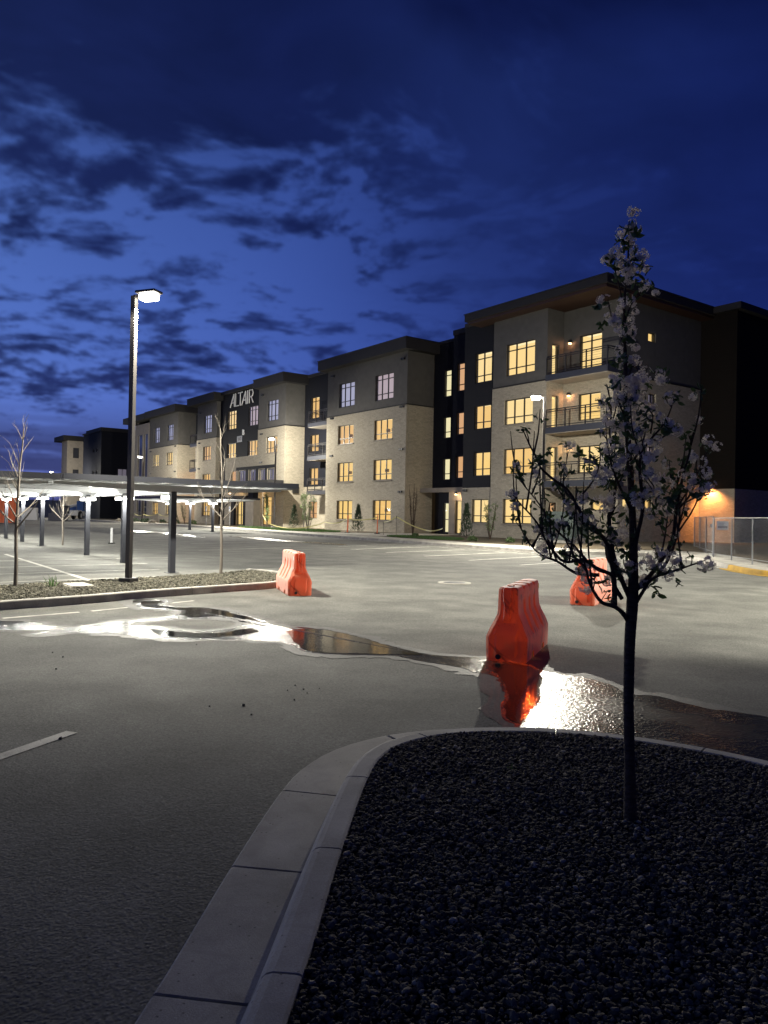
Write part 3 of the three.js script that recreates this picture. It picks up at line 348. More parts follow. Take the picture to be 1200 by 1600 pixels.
wall(right(17.5), 1.8, 9.65, -0.4, CAP, M.brick, [sm(2.1, 8.1), sm(4.2, 8.1, litDim, 2), sm(2.1, 5.0, litDim), sm(4.2, 5.0, litMauve, 2), sm(1.95, 1.9), sm(4.0, 1.9)], 'brick_wall');
wall(right(17.46), 1.84, 9.65, CAP, 13.75, M.grey, [sm(4.15, 11.7)], 'stucco_wall');
part('cap_flashing', [bx(8.88, 13.5, CAP - 0.06, CAP + 0.02, -0.02, 0.05), bx(17.46, 17.55, CAP - 0.06, CAP + 0.02, -9.65, -1.5)], M.fascia, bld);
{ const r = part('roof', bx(7.25, 18.45, 13.92, 14.36, -10.4, 1.0), M.fascia, bld); part('wood_soffit', bx(7.4, 18.3, 13.75, 13.92, -10.3, 0.85), M.soffit, r); part('coping', bx(7.2, 18.5, 14.36, 14.42, -10.4, 1.05), M.black, r); }
// wing behind
wall(front(-9.65), 17.2, 19.8, -0.4, 3.25, M.brick, [], 'brick_wall');
wall(front(-9.67), 17.2, 19.8, 3.25, 14.0, M.brownSiding, [], 'siding_wall');
wall(right(19.8), 9.95, 30, -0.4, 3.25, M.brick, [sm(14, 1.2, litDark)], 'brick_wall');
wall(right(19.78), 9.97, 30, 3.25, 14.0, M.brownSiding, [], 'siding_wall');
part('roof', bx(17.2, 20.2, 14.0, 14.4, -30, -9.3), M.fascia, bld);
part('roof_deck', [bx(-61, 17.4, 13.0, 13.2, -14, -3.2)], M.roofTop, bld);
part('rear_wall', [bx(-61, 17.2, -0.4, 13.0, -14.3, -14)], M.grey, bld);
// stair tower with tall dark glazing
wall(front(-0.25), -61, -55.5, -0.4, 13.0, M.tan, [[-60.0, -58.2], [-57.6, -56.0]].map(([a, b]) => ({ x0: a, x1: b, y0: 0.6, y1: 11.6, c: 1, name: 'stair_window', lit: litDark })), 'stucco_wall');
part('roof', bx(-64.5, -55.55, 13.42, 14.2, -9, 0.4), M.fascia, bld);
wall({ x: -61, z: 0, r: -Math.PI / 2 }, -14, -0.55, -0.4, 13.4, M.tan, [], 'stucco_wall');
// balconies: slab, rails, posts, balusters
function balcony(x0, x1, y, z0, z1, ends = 'r', th = 0.35) {
  const g = new THREE.Group(); g.name = 'balcony'; bld.add(g);
  part('slab', bx(x0, x1, y - th, y, z0, z1), M.steel, g);
  part('balcony_soffit', bx(x0 + 0.05, x1 - 0.05, y - th - 0.03, y - th - 0.003, z0, z1 - 0.05), M.tan, g);
  const r = [], zr = z1 - 0.05, xr = x1 - 0.05, xl = x0 + 0.05;
  for (const h of [1.05, 0.93, 0.1]) { r.push(bx(xl, xr, y + h - 0.025, y + h + 0.025, zr - 0.02, zr + 0.02)); if (ends.includes('r')) r.push(bx(xr - 0.02, xr + 0.02, y + h - 0.025, y + h + 0.025, z0, zr - 0.02)); if (ends.includes('l')) r.push(bx(xl - 0.02, xl + 0.02, y + h - 0.025, y + h + 0.025, z0, zr - 0.02)); }
  part('handrail', r, M.bronze, g);
  const n = Math.max(1, Math.round((x1 - x0) / 1.5)); for (let i = 0; i <= n; i++) { const x = mix(xl, xr, i / n); part('rail_post', bx(x - 0.03, x + 0.03, y, y + 1.02, zr - 0.03, zr + 0.03), M.bronze, g); }
  for (let h = 0.25; h < 0.9; h += 0.14) part('rail_cable', [bx(xl, xr, y + h - 0.004, y + h + 0.004, zr - 0.004, zr + 0.004), ends.includes('r') ? bx(xr - 0.004, xr + 0.004, y + h - 0.004, y + h + 0.004, z0, zr - 0.004) : bx(xl - 0.004, xl + 0.004, y + h - 0.004, y + h + 0.004, z0, zr - 0.004)], M.bronze, g);
}
for (const y of [9.72, 6.6, 3.45]) balcony(13.46, 17.9, y, -1.48, 0.12);
for (const y of [9.35, 6.4, 3.35]) balcony(-14.9, -11.02, y, -2.08, -0.45, 'l');
for (const y of [9.35, 6.4]) balcony(-43.2, -39.0, y, -2.55, -0.9, 'l');
// vents beside the windows
for (const [x, ys, z] of [[-0.75, [2.95, 6.1, 9.25, 12.8], 0], [-10.35, [6.1, 9.25, 12.8], 0], [-23.1, [6.15, 8.9, 12.7], 0], [-38.3, [3.0, 6.1, 9.0, 12.4], 0], [5.95, [2.95], -0.33], [-54.9, [6.1, 9.0], -0.25], [-46.2, [6.1, 9.2], -0.25]]) for (const y of ys) for (const s of [0, 0.26]) part('vent_cap', bx(x + s, x + s + 0.16, y, y + 0.15, z - 0.04, z + 0.11), M.black, bld);
part('electric_box', bx(-18.28, -18.1, 3.2, 3.9, -1.5, -0.9), M.black, bld);
// wall lamps on the building: fitting, glowing lens and its light
function wallLamp(x, y, z, I, col, mat, name = 'wall_lamp') {
  const g = new THREE.Group(); g.name = name; g.position.set(x, y, z); bld.add(g);
  part('fitting', [bx(-0.08, 0.08, 0.04, 0.2, -0.06, 0.12)], M.black, g);
  part('lamp_lens', bx(-0.06, 0.06, -0.04, 0.038, -0.04, 0.1), mat, g);
  const l = new THREE.PointLight(col, I); l.name = 'lamp_light'; l.position.set(0, 0, 0.03); l.castShadow = true; l.shadow.radius = 2; g.add(l);
}
wallLamp(13.95, 11.75, -1.47, 1.3, 0xffb27c, warmGlow); wallLamp(13.95, 8.6, -1.43, 1.8, 0xffb27c, warmGlow); wallLamp(13.95, 5.5, -1.43, 1.5, 0xffc88a, warmGlow);
wallLamp(4.3, 2.8, -1.2, 4, 0xffd9a8, warmGlow);
wallLamp(18.3, 3.5, -9.5, 0.4, 0xffb066, warmGlow, 'down_lamp');
{ const l = new THREE.SpotLight(0xffa45c, 95, 0, 1.0, 0.6); l.name = 'lamp_light'; l.position.set(18.3, 3.42, -9.3); l.target.position.set(18.75, 0, -9.62); l.castShadow = true; l.shadow.radius = 3; bld.add(l, l.target); }
wallLamp(-40.2, 5.7, -2.5, 26, 0xff9a55, warmGlow); wallLamp(-40.2, 2.7, -2.5, 12, 0xff9a55, warmGlow);
wallLamp(-12.2, 5.2, -2.0, 1.2, 0xffa765, warmGlow);
wallLamp(-27.2, 3.2, 1.2, 6, 0xffd08a, warmGlow); wallLamp(-22, 3.2, 1.2, 6, 0xffd08a, warmGlow);

// the name on the building
{
  const s = thing('name_sign', 'white thin-stroke letters reading ALTAIR on the dark wall above the lobby', 'sign', [BO.x, BO.y, BO.z], BA);
  const stroke = (pts, ox, sx) => pts.map(([a, b]) => { const A = [ox + a[0] * sx, 12.48 + a[1] * 1.3], B = [ox + b[0] * sx, 12.48 + b[1] * 1.3], L = Math.hypot(B[0] - A[0], B[1] - A[1]), g = bx(-0.035, L + 0.035, -0.045, 0.045, -0.05, 0.03); g.rotateZ(Math.atan2(B[1] - A[1], B[0] - A[0])); g.translate(A[0], A[1], -0.43); return g; });
  const A = [[[0, 0], [0.82, 1]], [[0.82, 1], [1, 0]], [[0.35, 0.32], [0.93, 0.32]]], L = [[[0, 1], [0, 0]], [[0, 0], [1, 0]]], T = [[[0.5, 1], [0.5, 0]], [[0, 1], [1, 1]]], I = [[[0, 0], [0, 1]]], R = [[[0, 0], [0, 1]], [[0, 1], [0.75, 1]], [[0.75, 1], [1, 0.75]], [[1, 0.75], [0.8, 0.5]], [[0.8, 0.5], [0, 0.45]], [[0.5, 0.47], [1, 0]]];
  for (const [d, x, w] of [[A, -31.1, 1.0], [L, -29.85, 0.72], [T, -29.2, 0.95], [A, -28.35, 1.0], [I, -27.05, 1], [R, -26.65, 0.85]]) part('letter', stroke(d, x, w), M.white, s);
  const b = thing('block_sign', 'small white letter B and number plate on the dark lobby wall', 'sign', [BO.x, BO.y, BO.z], BA);
  const B = [[[0, 0], [0, 1]], [[0, 1], [0.8, 0.9]], [[0.8, 0.9], [0.7, 0.55]], [[0.7, 0.55], [0, 0.5]], [[0.7, 0.5], [1, 0.25]], [[1, 0.25], [0.8, 0]], [[0.8, 0], [0, 0]]];
  part('letter', B.map(([p, q]) => { const P = [-28.0 + p[0] * 0.3, 9.35 + p[1] * 0.5], Q = [-28.0 + q[0] * 0.3, 9.35 + q[1] * 0.5], l = Math.hypot(Q[0] - P[0], Q[1] - P[1]), g = bx(-0.03, l + 0.03, -0.04, 0.04, -0.05, 0.03); g.rotateZ(Math.atan2(Q[1] - P[1], Q[0] - P[0])); g.translate(P[0], P[1], -0.43); return g; }), M.white, b);
  const cv = document.createElement('canvas'); cv.width = 128; cv.height = 64; const c = cv.getContext('2d'); c.fillStyle = '#8d8f98'; c.fillRect(0, 0, 128, 64); c.fillStyle = '#23252c'; c.font = 'bold 54px sans-serif'; c.textAlign = 'center'; c.fillText('040', 64, 52);
  const t = new THREE.CanvasTexture(cv); t.colorSpace = THREE.SRGBColorSpace; const p = new THREE.BoxGeometry(1.15, 0.62, 0.04); p.translate(-28.75, 8.95, -0.46); part('number_plate', p, std({ map: t, roughness: 0.6 }), b);
}
// ---------------------------------------------------------------- the block far down the lot, and the tower beyond it
{
  const b = thing('dark_apartment_block', 'dark unlit apartment block with two small pairs of windows, beyond the main building', 'building', [BO.x, BO.y, BO.z], BA);
  wall(front(0), -86, -76, -0.4, 13.5, M.siding, [sm(-78.6, 10.4, litLilac), sm(-80.4, 10.4, litLilac), sm(-78.6, 6.9, litLilac), sm(-80.4, 6.9, litLilac)], 'siding_wall', b);
  wall(right(-76), 0.3, 9, -0.4, 13.5, M.siding, [{ x0: 5.2, x1: 6.6, y0: 8.7, y1: 11.2, c: 2, lit: litDim }, { x0: 2.6, x1: 4.0, y0: 5.8, y1: 7.8, c: 2, lit: litDim }, { x0: 5.4, x1: 6.6, y0: 5.2, y1: 7.8, c: 1, lit: litDim }], 'siding_wall', b);
  part('roof', [bx(-84, -75.8, 13.5, 14.05, -9, 0.15), bx(-86.2, -84, 13.5, 13.72, -9, 0.15)], M.fascia, b);
  const t = thing('stair_tower', 'tan stair tower with a flat overhanging roof at the far end of the lot', 'tower', [BO.x, BO.y, BO.z], BA);
  wall(front(0), -99.9, -96.2, -0.4, 13.4, M.tan, [], 'stucco_wall', t);
  wall(right(-96.2), 0.3, 8, -0.4, 13.4, M.tan, [[1, 10.4], [1, 6.6]].map(([a, y]) => ({ x0: a, x1: a + 1, y0: y, y1: y + 1.8, c: 1, lit: litDark })), 'stucco_wall', t);
  part('roof', bx(-102.2, -95.6, 13.4, 14.25, -8, 0.8), M.fascia, t);
}
// ---------------------------------------------------------------- kerbed islands
function along(path) {                                                           // arc length table of a smooth open path
  const c = new THREE.CatmullRomCurve3(path.map(([x, z]) => new THREE.Vector3(x, 0, z)), false, 'centripetal'); c.arcLengthDivisions = 800;
  return { L: c.getLength(), at: (s) => { const u = Math.min(1, Math.max(0, s / c.getLength())), p = c.getPointAt(u), t = c.getTangentAt(u); return [p.x, p.z, t.x, t.z]; } };
}
function sweep(c, s0, s1, side, prof, step = 0.12) {
  const n = Math.max(2, Math.ceil((s1 - s0) / step)), m = prof.length, pos = [], uv = [], idx = [];
  for (let i = 0; i <= n; i++) { const s = mix(s0, s1, i / n), [x, z, tx, tz] = c.at(s); let d = 0; prof.forEach(([o, y], j) => { const X = x + side * o * tz, Z = z - side * o * tx; pos.push(X, gy(X, Z) + y, Z); if (j) d += Math.hypot(o - prof[j - 1][0], y - prof[j - 1][1]); uv.push(s, d); }); }
  for (let i = 0; i < n; i++) for (let j = 0; j < m - 1; j++) { const a = i * m + j, b = a + m; idx.push(a, b, a + 1, a + 1, b, b + 1); }
  for (const i of [0, n]) for (let j = 1; j < m - 1; j++) idx.push(i * m, i * m + j, i * m + j + 1);
  let g = new THREE.BufferGeometry(); g.setAttribute('position', new THREE.Float32BufferAttribute(pos, 3)); g.setAttribute('uv', new THREE.Float32BufferAttribute(uv, 2)); g.setIndex(idx); g = g.toNonIndexed(); g.computeVertexNormals(); return g;
}
const KERB = [[0, -0.1], [0, 0.145], [0.012, 0.15], [0.10, 0.15], [0.125, 0.142], [0.14, 0.125], [0.185, 0.03], [0.185, -0.1]], GUTTER = [[0.187, -0.08], [0.187, 0.018], [0.52, 0.028], [0.53, 0.02], [0.53, -0.08]];
const stoneGeo = [0, 1, 2].map((k) => { const g = new THREE.IcosahedronGeometry(1, 0), p = g.attributes.position; for (let i = 0; i < p.count; i++) { const x = p.getX(i), y = p.getY(i), z = p.getZ(i), f = 0.75 + 0.5 * hash(Math.round(x * 50), Math.round(y * 50) + Math.round(z * 90), 7 + k); p.setXYZ(i, x * f, y * f * 0.42, z * f * (0.6 + 0.14 * k)); } g.computeVertexNormals(); return g; });
function gravel(name, poly, count, yOff, size, tone, box, label, cat) {
  const per = Math.ceil(count / 3), o = new THREE.Object3D(), col = new THREE.Color();
  stoneGeo.forEach((g, k) => {
    const im = new THREE.InstancedMesh(g, M.stone, per); im.name = numbered(name); im.castShadow = im.receiveShadow = true;
    for (let i = 0; i < per; i++) {
      let x, z; do { x = rr(box[0], box[1]); z = rr(box[2], box[3]); } while (!inside(poly, x, z));
      const s = size * (0.5 + 1.3 * Math.pow(rnd(), 2.4)); o.position.set(x, gy(x, z) + yOff(x, z) + rr(-0.004, 0.014), z); o.rotation.set(rr(-0.6, 0.6), rr(0, 6.28), rr(-0.6, 0.6)); o.scale.setScalar(s); o.updateMatrix(); im.setMatrixAt(i, o.matrix);
      const t = tone(rnd(), x, z); im.setColorAt(i, col.setRGB(t[0], t[1], t[2]));
    }
    tag(im, label, cat, null, 'stuff'); scene.add(im);
  });
}
function joinPath(c, n) { const out = []; for (let i = 0; i <= n; i++) { const p = c.at(c.L * i / n); out.push([p[0], p[1]]); } return out; }
// near island, right of the camera
{
  const c = along([[-0.33, -0.6], [-0.31, -1.5], [-0.27, -2.33], [-0.23, -2.76], [-0.17, -3.54], [-0.065, -4.56], [0.01, -4.94], [0.16, -5.24], [0.49, -5.5], [1.09, -5.6], [1.5, -5.53], [1.88, -5.38], [2.21, -5.17], [2.5, -4.9], [2.9, -4.3], [3.2, -3.2], [3.3, -1.6], [3.3, -0.4]]);
  const k = tag(new THREE.Group(), null, null, null, 'structure'); k.name = numbered('kerb'); scene.add(k);
  let s = 0, i = 0;
  const cuts = []; for (let t = 0.02; t < c.L; t += 0.985) cuts.push(t); cuts.push(c.L);
  for (let j = 0; j < cuts.length - 1; j++) { part('kerb_stone', sweep(c, cuts[j] + 0.006, cuts[j + 1] - 0.006, 1, KERB), M.concrete, k); part('gutter_slab', sweep(c, cuts[j] + 0.03, cuts[j + 1] + 0.012, 1, GUTTER), M.concrete, k); }
  const poly = joinPath(c, 120); poly.push([3.3, 0.2], [-0.3, 0.2]);
  struct('gravel_bed', sheet(poly, 0.115), M.bed);
  const hump = (x, z) => 0.124 + 0.03 * sst(0.0, 0.5, x + 0.2) * (fbm(x * 2, z * 2, 2, 3) - 0.2);
  gravel('dark_gravel', poly, 78000, hump, 0.0122, (r) => { const v = 0.050 + 0.15 * r * r + (r > 0.965 ? 0.22 : 0); return [v, v * 0.85, v * 0.58]; }, [-0.3, 3.3, -5.7, -1.75], 'dark crushed gravel filling the near island around the blossom tree', 'gravel');
}
// far island on the left
const islandL = along([[-12, -6.8], [-9, -9.9], [-6.47, -12.94], [-5.68, -13.75], [-4.5, -15.2], [-3.3, -16.45], [-2.55, -17.25], [-2.3, -17.9], [-2.35, -18.9], [-2.9, -20.1], [-3.7, -20.7]]);
{
  const c = islandL, k = tag(new THREE.Group(), null, null, null, 'structure'); k.name = numbered('kerb'); scene.add(k);
  for (let t = 0; t < c.L - 0.5; t += 2.4) part('kerb_stone', sweep(c, t + 0.006, Math.min(c.L, t + 2.4) - 0.006, -1, [[0, -0.1], [0, 0.145], [0.012, 0.15], [0.13, 0.15], [0.15, 0.142], [0.158, 0.125], [0.17, -0.1]], 0.25), M.concrete, k);
  const poly = [...joinPath(c, 60), [-4.08, -19.75], [-5.3, -18.35], [-6.5, -17.05], [-7.3, -16.3], [-8.2, -15.1], [-10.5, -12.6], [-14.5, -8.2]];
  struct('gravel_bed', sheet(poly, 0.09), M.bedOlive);
  gravel('olive_gravel', poly, 26000, () => 0.105, 0.026, (r) => { const v = 0.045 + 0.13 * r * r; return [v, v * 0.94, v * 0.70]; }, [-9.5, -2.2, -20.7, -10], 'olive brown gravel on the long island under the light pole', 'gravel');
}
// ---------------------------------------------------------------- wet ground
{
  const out = smooth([...PUDDLE, [4.6, -5.6], [3.6, -4.6], [2.2, -4.95], [1.1, -5.35], [0.75, -5.6], ...PUDDLE_LOW], 6, true, 0.06);
  solo('damp_asphalt', sheet(smooth([...PUDDLE, [4.6, -5.6], [3.6, -4.6], [2.2, -4.95], [1.1, -5.35], [0.75, -5.6], ...PUDDLE_LOW].map((p, i, a) => { const q = a[(i + 1) % a.length], r = a[(i + a.length - 1) % a.length], dx = q[0] - r[0], dz = q[1] - r[1], l = Math.hypot(dx, dz) || 1, k = 0.10 + 0.12 * hash(i, 3, 9); return [p[0] + dz / l * k, p[1] - dx / l * k]; }), 6, true, 0.16), 0.005, [smooth(PUDDLE_HOLE.map(([x, z]) => [-2.75 + (x + 2.75) * 0.82, -11.7 + (z + 11.7) * 0.75]), 6, true, 0.08).reverse()]), M.damp, 'damp darkened asphalt fringing the stream of water', 'wet patch', null, 'stuff');
  solo('puddle', sheet(out, 0.008, [smooth(PUDDLE_HOLE, 6, true, 0.05).reverse()]), M.wet, 'long shallow stream of water winding across the asphalt past the orange barriers', 'puddle', null, 'stuff');
  for (const q of POOLS.filter((p, i) => i !== 2)) solo('puddle', sheet(smooth(q, 6, true, 0.05), 0.011), M.pool, 'still pool within the stream of water on the asphalt', 'puddle', null, 'stuff');
  const streak = (pts, dy, nm, lb) => solo(nm, sheet(smooth(pts.map(([x, z]) => bw(x, z)), 5, true, 0.1), dy), M.wet, lb, 'puddle', null, 'stuff');
  streak([[-1, 13.5], [2, 12.9], [6, 13.2], [10, 12.5], [12, 12.9], [8, 13.9], [3, 14.1]], 0.008, 'puddle', 'thin wet streak on the asphalt before the building kerb');
  streak([[-12, 16], [-6, 15.2], [-1, 15.6], [2, 16.4], [-3, 17.1], [-9, 17]], 0.008, 'puddle', 'wet streak across the aisle beside the near carport');
}
// ---------------------------------------------------------------- painted markings
function stripe(a, b, w = 0.1, name = 'painted_line', lb = null, mat = M.paint) {
  const dx = b[0] - a[0], dz = b[1] - a[1], l = Math.hypot(dx, dz), nx = -dz / l * w / 2, nz = dx / l * w / 2, n = Math.max(1, Math.round(l / 0.7)), pos = [], uv = [], idx = [];
  for (let i = 0; i <= n; i++) for (const s of [-1, 1]) { const x = mix(a[0], b[0], i / n) + s * nx, z = mix(a[1], b[1], i / n) + s * nz; pos.push(x, gy(x, z) + 0.004, z); uv.push(x, z); }
  for (let i = 0; i < n; i++) idx.push(2 * i, 2 * i + 1, 2 * i + 2, 2 * i + 1, 2 * i + 3, 2 * i + 2);
  const g = new THREE.BufferGeometry(); g.setAttribute('position', new THREE.Float32BufferAttribute(pos, 3)); g.setAttribute('uv', new THREE.Float32BufferAttribute(uv, 2)); g.setIndex(idx); g.computeVertexNormals();
  return part(name, g, mat, lines);
}
const lines = tag(new THREE.Group(), null, null, null, 'structure'); lines.name = 'road_marking'; scene.add(lines);
const Ud = [-0.5934, -0.8049], Vd = [0.8049, -0.5934];
stripe([-3.35, -3.3], [-2.36, -5.87], 0.11);
stripe([-13.33, -26.96], [-6.8, -17.95], 0.12);
for (const [x, z, l] of [[-7.95, -17.85, 2.6], [-8.6, -20.1, 3.4], [-9.6, -22.2, 3.4], [-9.6, -25.4, 6]]) stripe([x - Vd[0] * l, z - Vd[1] * l], [x + Vd[0] * 2.8, z + Vd[1] * 2.8]);
for (const [x0, z0, x1, z1] of [[-9.41, -37.35, -4.61, -43.27], [-7.66, -31.67, -4.31, -35.48], [-2.18, -37.3, 1.0, -41.5], [-1.25, -34.88, 1.33, -38.6]]) stripe([x0, z0], [x1, z1], 0.1);
for (const x of [14.4, 17.1, 19.7, 22.3, 24.9]) stripe(bw(x, 9.6), bw(x + 0.9, 15.0), 0.14);
stripe(bw(11.5, 9.0), bw(22, 9.2), 0.12);
stripe([-4.9, -12.9], [-3.6, -14.6], 0.09); stripe([-5.9, -11.9], [-5.05, -12.75], 0.09);
{ // manhole in its concrete collar
  const m = thing('manhole', 'round manhole cover in a pale concrete collar between the barriers', 'manhole', [1.81, gy(0, -19.3) + 0.004, -19.3]);
  const ring = new THREE.CylinderGeometry(0.42, 0.42, 0.02, 40); part('collar', ring, M.walk, m); const lid = new THREE.CylinderGeometry(0.28, 0.28, 0.02, 32); lid.translate(0, 0.004, 0); part('cover', lid, M.steel, m);
}
{ const u = thing('utility_lid', 'pale rectangular utility lid set in the olive gravel left of the light pole', 'utility cover', [-6.35, gy(0, -16) + 0.10, -15.95], BA); part('lid', new RoundedBoxGeometry(0.75, 0.05, 0.45, 2, 0.012).translate(0, 0.015, 0), M.walk, u); part('rim', [bx(-0.41, 0.41, -0.03, 0.02, -0.26, -0.228), bx(-0.41, 0.41, -0.03, 0.02, 0.228, 0.26), bx(-0.41, -0.378, -0.03, 0.02, -0.228, 0.228), bx(0.378, 0.41, -0.03, 0.02, -0.228, 0.228)], M.concrete, u); }
{ // crumbs of asphalt lying about
  const g = []; for (const [x, z, s] of [[-1.21, -6.77, 0.022], [-1.5, -6.73, 0.012], [-1.09, -6.48, 0.012], [-0.79, -7.02, 0.012], [-0.85, -7.62, 0.01], [-2.37, -5.69, 0.016], [-3.47, -8.17, 0.014], [-3.92, -9.12, 0.012], [-3.68, -8.85, 0.012], [-2.39, -9.88, 0.014], [-0.9, -7.4, 0.01], [-0.75, -7.45, 0.012], [-0.6, -7.5, 0.009], [-0.7, -7.3, 0.009]]) { const k = stoneGeo[g.length % 3].clone(); k.scale(s, s * 1.5, s); k.rotateY(x * 30); k.translate(x, s * 0.5, z); g.push(k); }
  solo('asphalt_crumbs', merge(g), M.black, 'loose black asphalt crumbs scattered on the lot', 'debris', null, 'stuff');
}
// ---------------------------------------------------------------- water-filled plastic barriers
const barrierGeo = (() => {
  const lv = [0, 0.02, 0.05, 0.11, 0.2, 0.285, 0.30, 0.34, 0.40, 0.46, 0.52, 0.56, 0.60, 0.66, 0.72, 0.76, 0.82, 0.855, 0.872, 0.88];
  const HW = [[0, 0.235], [0.02, 0.245], [0.285, 0.25], [0.30, 0.245], [0.56, 0.13], [0.62, 0.122], [0.855, 0.115], [0.872, 0.105], [0.88, 0.085]];
  const hw = (y) => { for (let i = 0; i < HW.length - 1; i++) if (y <= HW[i + 1][0]) return mix(HW[i][1], HW[i + 1][1], (y - HW[i][0]) / (HW[i + 1][0] - HW[i][0])); return 0.085; };
  const bump = (s, w) => { let v = 0; for (const c of [-0.36, -0.02, 0.32]) v = Math.max(v, sst(w, w * 0.45, Math.abs(s - c))); return v; };
  const n1 = 72, n2 = 18, ring = [];
  for (let i = 0; i <= n1; i++) ring.push([i / n1 * 2 - 1, 1, 'l']); for (let i = 1; i <= n2; i++) ring.push([1, 1 - 2 * i / n2, 'e']); for (let i = 1; i <= n1; i++) ring.push([1 - 2 * i / n1, -1, 'l']); for (let i = 1; i < n2; i++) ring.push([-1, -1 + 2 * i / n2, 'e']);
  const pos = [], uv = [], idx = [], N = ring.length, La0 = 0.80;
  const put = (y, k) => ring.forEach(([a, b]) => {
    let La = La0 - (y > 0.44 ? 0.045 : 0) - (y > 0.855 ? 0.015 : 0) - (1 - k) * 0.04, w = hw(y) * k, s = a * La, x = b * w, yy = y;
    const cor = 0.045; // chamfered corners
    const ea = La - Math.abs(s), eb = w - Math.abs(x);
    if (ea + eb < cor) { const d = (cor - ea - eb) / 2; s -= Math.sign(s) * Math.min(d, La * 0.2); x -= Math.sign(x) * Math.min(d, w * 0.5); }
    if (Math.abs(b) === 1 && k === 1) { const v = bump(s, 0.062) * sst(0.30, 0.36, y) * sst(0.74, 0.68, y); x -= Math.sign(x) * 0.032 * v; }
    if (y < 0.1 && Math.abs(b) === 1) { for (const c of [-0.36, 0.36]) if (Math.abs(s - c) < 0.075) yy = Math.max(yy, 0.085); }
    if (Math.abs(a) === 1) { if (y > 0.10 && y < 0.36 && Math.abs(x) < 0.13) s += Math.sign(s) * 0.022; if (y > 0.46 && Math.abs(x) < 0.04) s += Math.sign(s) * 0.035; }
    if (y > 0.85) yy -= 0.03 * bump(s, 0.07);
    pos.push(x, yy, s); uv.push(s, y + x);
  });
  for (const y of lv) put(y, 1); for (const k of [0.7, 0.35, 0.02]) put(0.882, k);
  const R = lv.length + 3;
  for (let i = 0; i < R - 1; i++) for (let j = 0; j < N; j++) { const a = i * N + j, b = i * N + (j + 1) % N, c = a + N, d = b + N; idx.push(a, c, b, b, c, d); }
  let g = new THREE.BufferGeometry(); g.setAttribute('position', new THREE.Float32BufferAttribute(pos, 3)); g.setAttribute('uv', new THREE.Float32BufferAttribute(uv, 2)); g.setIndex(idx);
  return toCreasedNormals(g, 0.55);
})();
const stickerMat = (() => { const cv = document.createElement('canvas'); cv.width = cv.height = 64; const c = cv.getContext('2d'); c.fillStyle = '#e8a51c'; c.fillRect(0, 0, 64, 64); c.fillStyle = '#8a3a10'; c.font = 'bold 46px sans-serif'; c.textAlign = 'center'; c.fillText('8', 32, 49); const t = new THREE.CanvasTexture(cv); t.colorSpace = THREE.SRGBColorSpace; return std({ map: t, roughness: 0.5 }); })();
function barrier(x, z, turn, label, o = {}) {
  const b = thing('plastic_barrier', label, 'barrier', [x, gy(x, z) + 0.002, z], turn, 'orange water-filled barriers across the lot');
  part('shell', barrierGeo, M.orange, b);
  const pl = new THREE.CylinderGeometry(0.03, 0.034, 0.02, 16); pl.rotateX(Math.PI / 2); pl.translate(-0.09, 0.06, 0.81); part('drain_plug', pl, M.black, b);
  const cap = new THREE.CylinderGeometry(0.045, 0.045, 0.02, 18); cap.translate(0, 0.885, 0.55); part('fill_cap', cap, M.orangeSolid, b);
  if (o.sticker) part('sticker', bx(0.1165, 0.119, 0.77, 0.83, -0.72, -0.66), stickerMat, b);
  if (o.tag) part('sticker', bx(-0.119, -0.1165, 0.72, 0.80, 0.62, 0.68), M.white, b);
  return b;
}
barrier(1.76, -9.8, -0.37, 'orange plastic barrier standing in the water nearest the camera, glowing on its right side', { sticker: true });
barrier(-1.93, -16.5, 0.30, 'orange plastic barrier at the tip of the long gravel island', { tag: true });
barrier(4.32, -15.75, -0.52, 'orange plastic barrier half hidden behind the blossom tree');

// ---------------------------------------------------------------- light poles
function lightPole(x, z, y0, h, turn, I, label, o = {}) {
  const p = thing('light_pole', label, 'street light', [x, y0, z], turn, 'parking lot light poles');
  part('pole', bx(-0.055, 0.055, 0.1, h - 0.05, -0.055, 0.055), M.poleM, p);
  part('base_cover', new RoundedBoxGeometry(0.30, 0.12, 0.30, 2, 0.015).translate(0, 0.06, 0), M.black, p);
  if (o.foot) part('concrete_base', new THREE.CylinderGeometry(0.3, 0.3, o.foot, 24).translate(0, -o.foot / 2, 0), M.concrete, p);
  part('bracket', bx(0, 0.16, h - 0.10, h - 0.03, -0.04, 0.04), M.poleM, p);
  const hd = part('lamp_head', new RoundedBoxGeometry(0.52, 0.06, 0.32, 2, 0.025).translate(0.38, h, 0), M.poleM, p);
  part('lamp_lens', new RoundedBoxGeometry(0.40, 0.15, 0.25, 2, 0.05).translate(0.39, h - 0.107, 0), lampGlow, hd);
  const l = new THREE.PointLight(o.col ?? 0xfff9e8, I); l.name = 'lamp_light'; l.position.set(0.40, h - 0.12, 0); l.castShadow = true; l.shadow.radius = 6; l.shadow.mapSize.set(1024, 1024); p.add(l);
  if (o.spot) { const s = new THREE.SpotLight(o.col ?? 0xfff9e8, o.spot.I, 0, o.spot.angle, o.spot.pen); s.name = 'lamp_spot'; s.position.set(0.40, h - 0.22, 0); s.target.position.set(...o.spot.to); s.castShadow = true; s.shadow.radius = 6; p.add(s); p.add(s.target); }
}
lightPole(-5.61, -16.88, 0.12, 6.4, -0.35, LI.p1, 'tall dark light pole standing on the long gravel island', { spot: { I: LI.p1s, angle: 1.175, pen: 0.25, to: [0.7, 0, 0] } });
lightPole(7.3, -35.2, 0.75, 6.65, Math.PI * 0.95, LI.pR, 'light pole in front of the end block behind the blossom tree', { foot: 0.6, spot: { I: LI.pRs, angle: 1.2, pen: 0.3, to: [1.2, 0, -2.5] } });
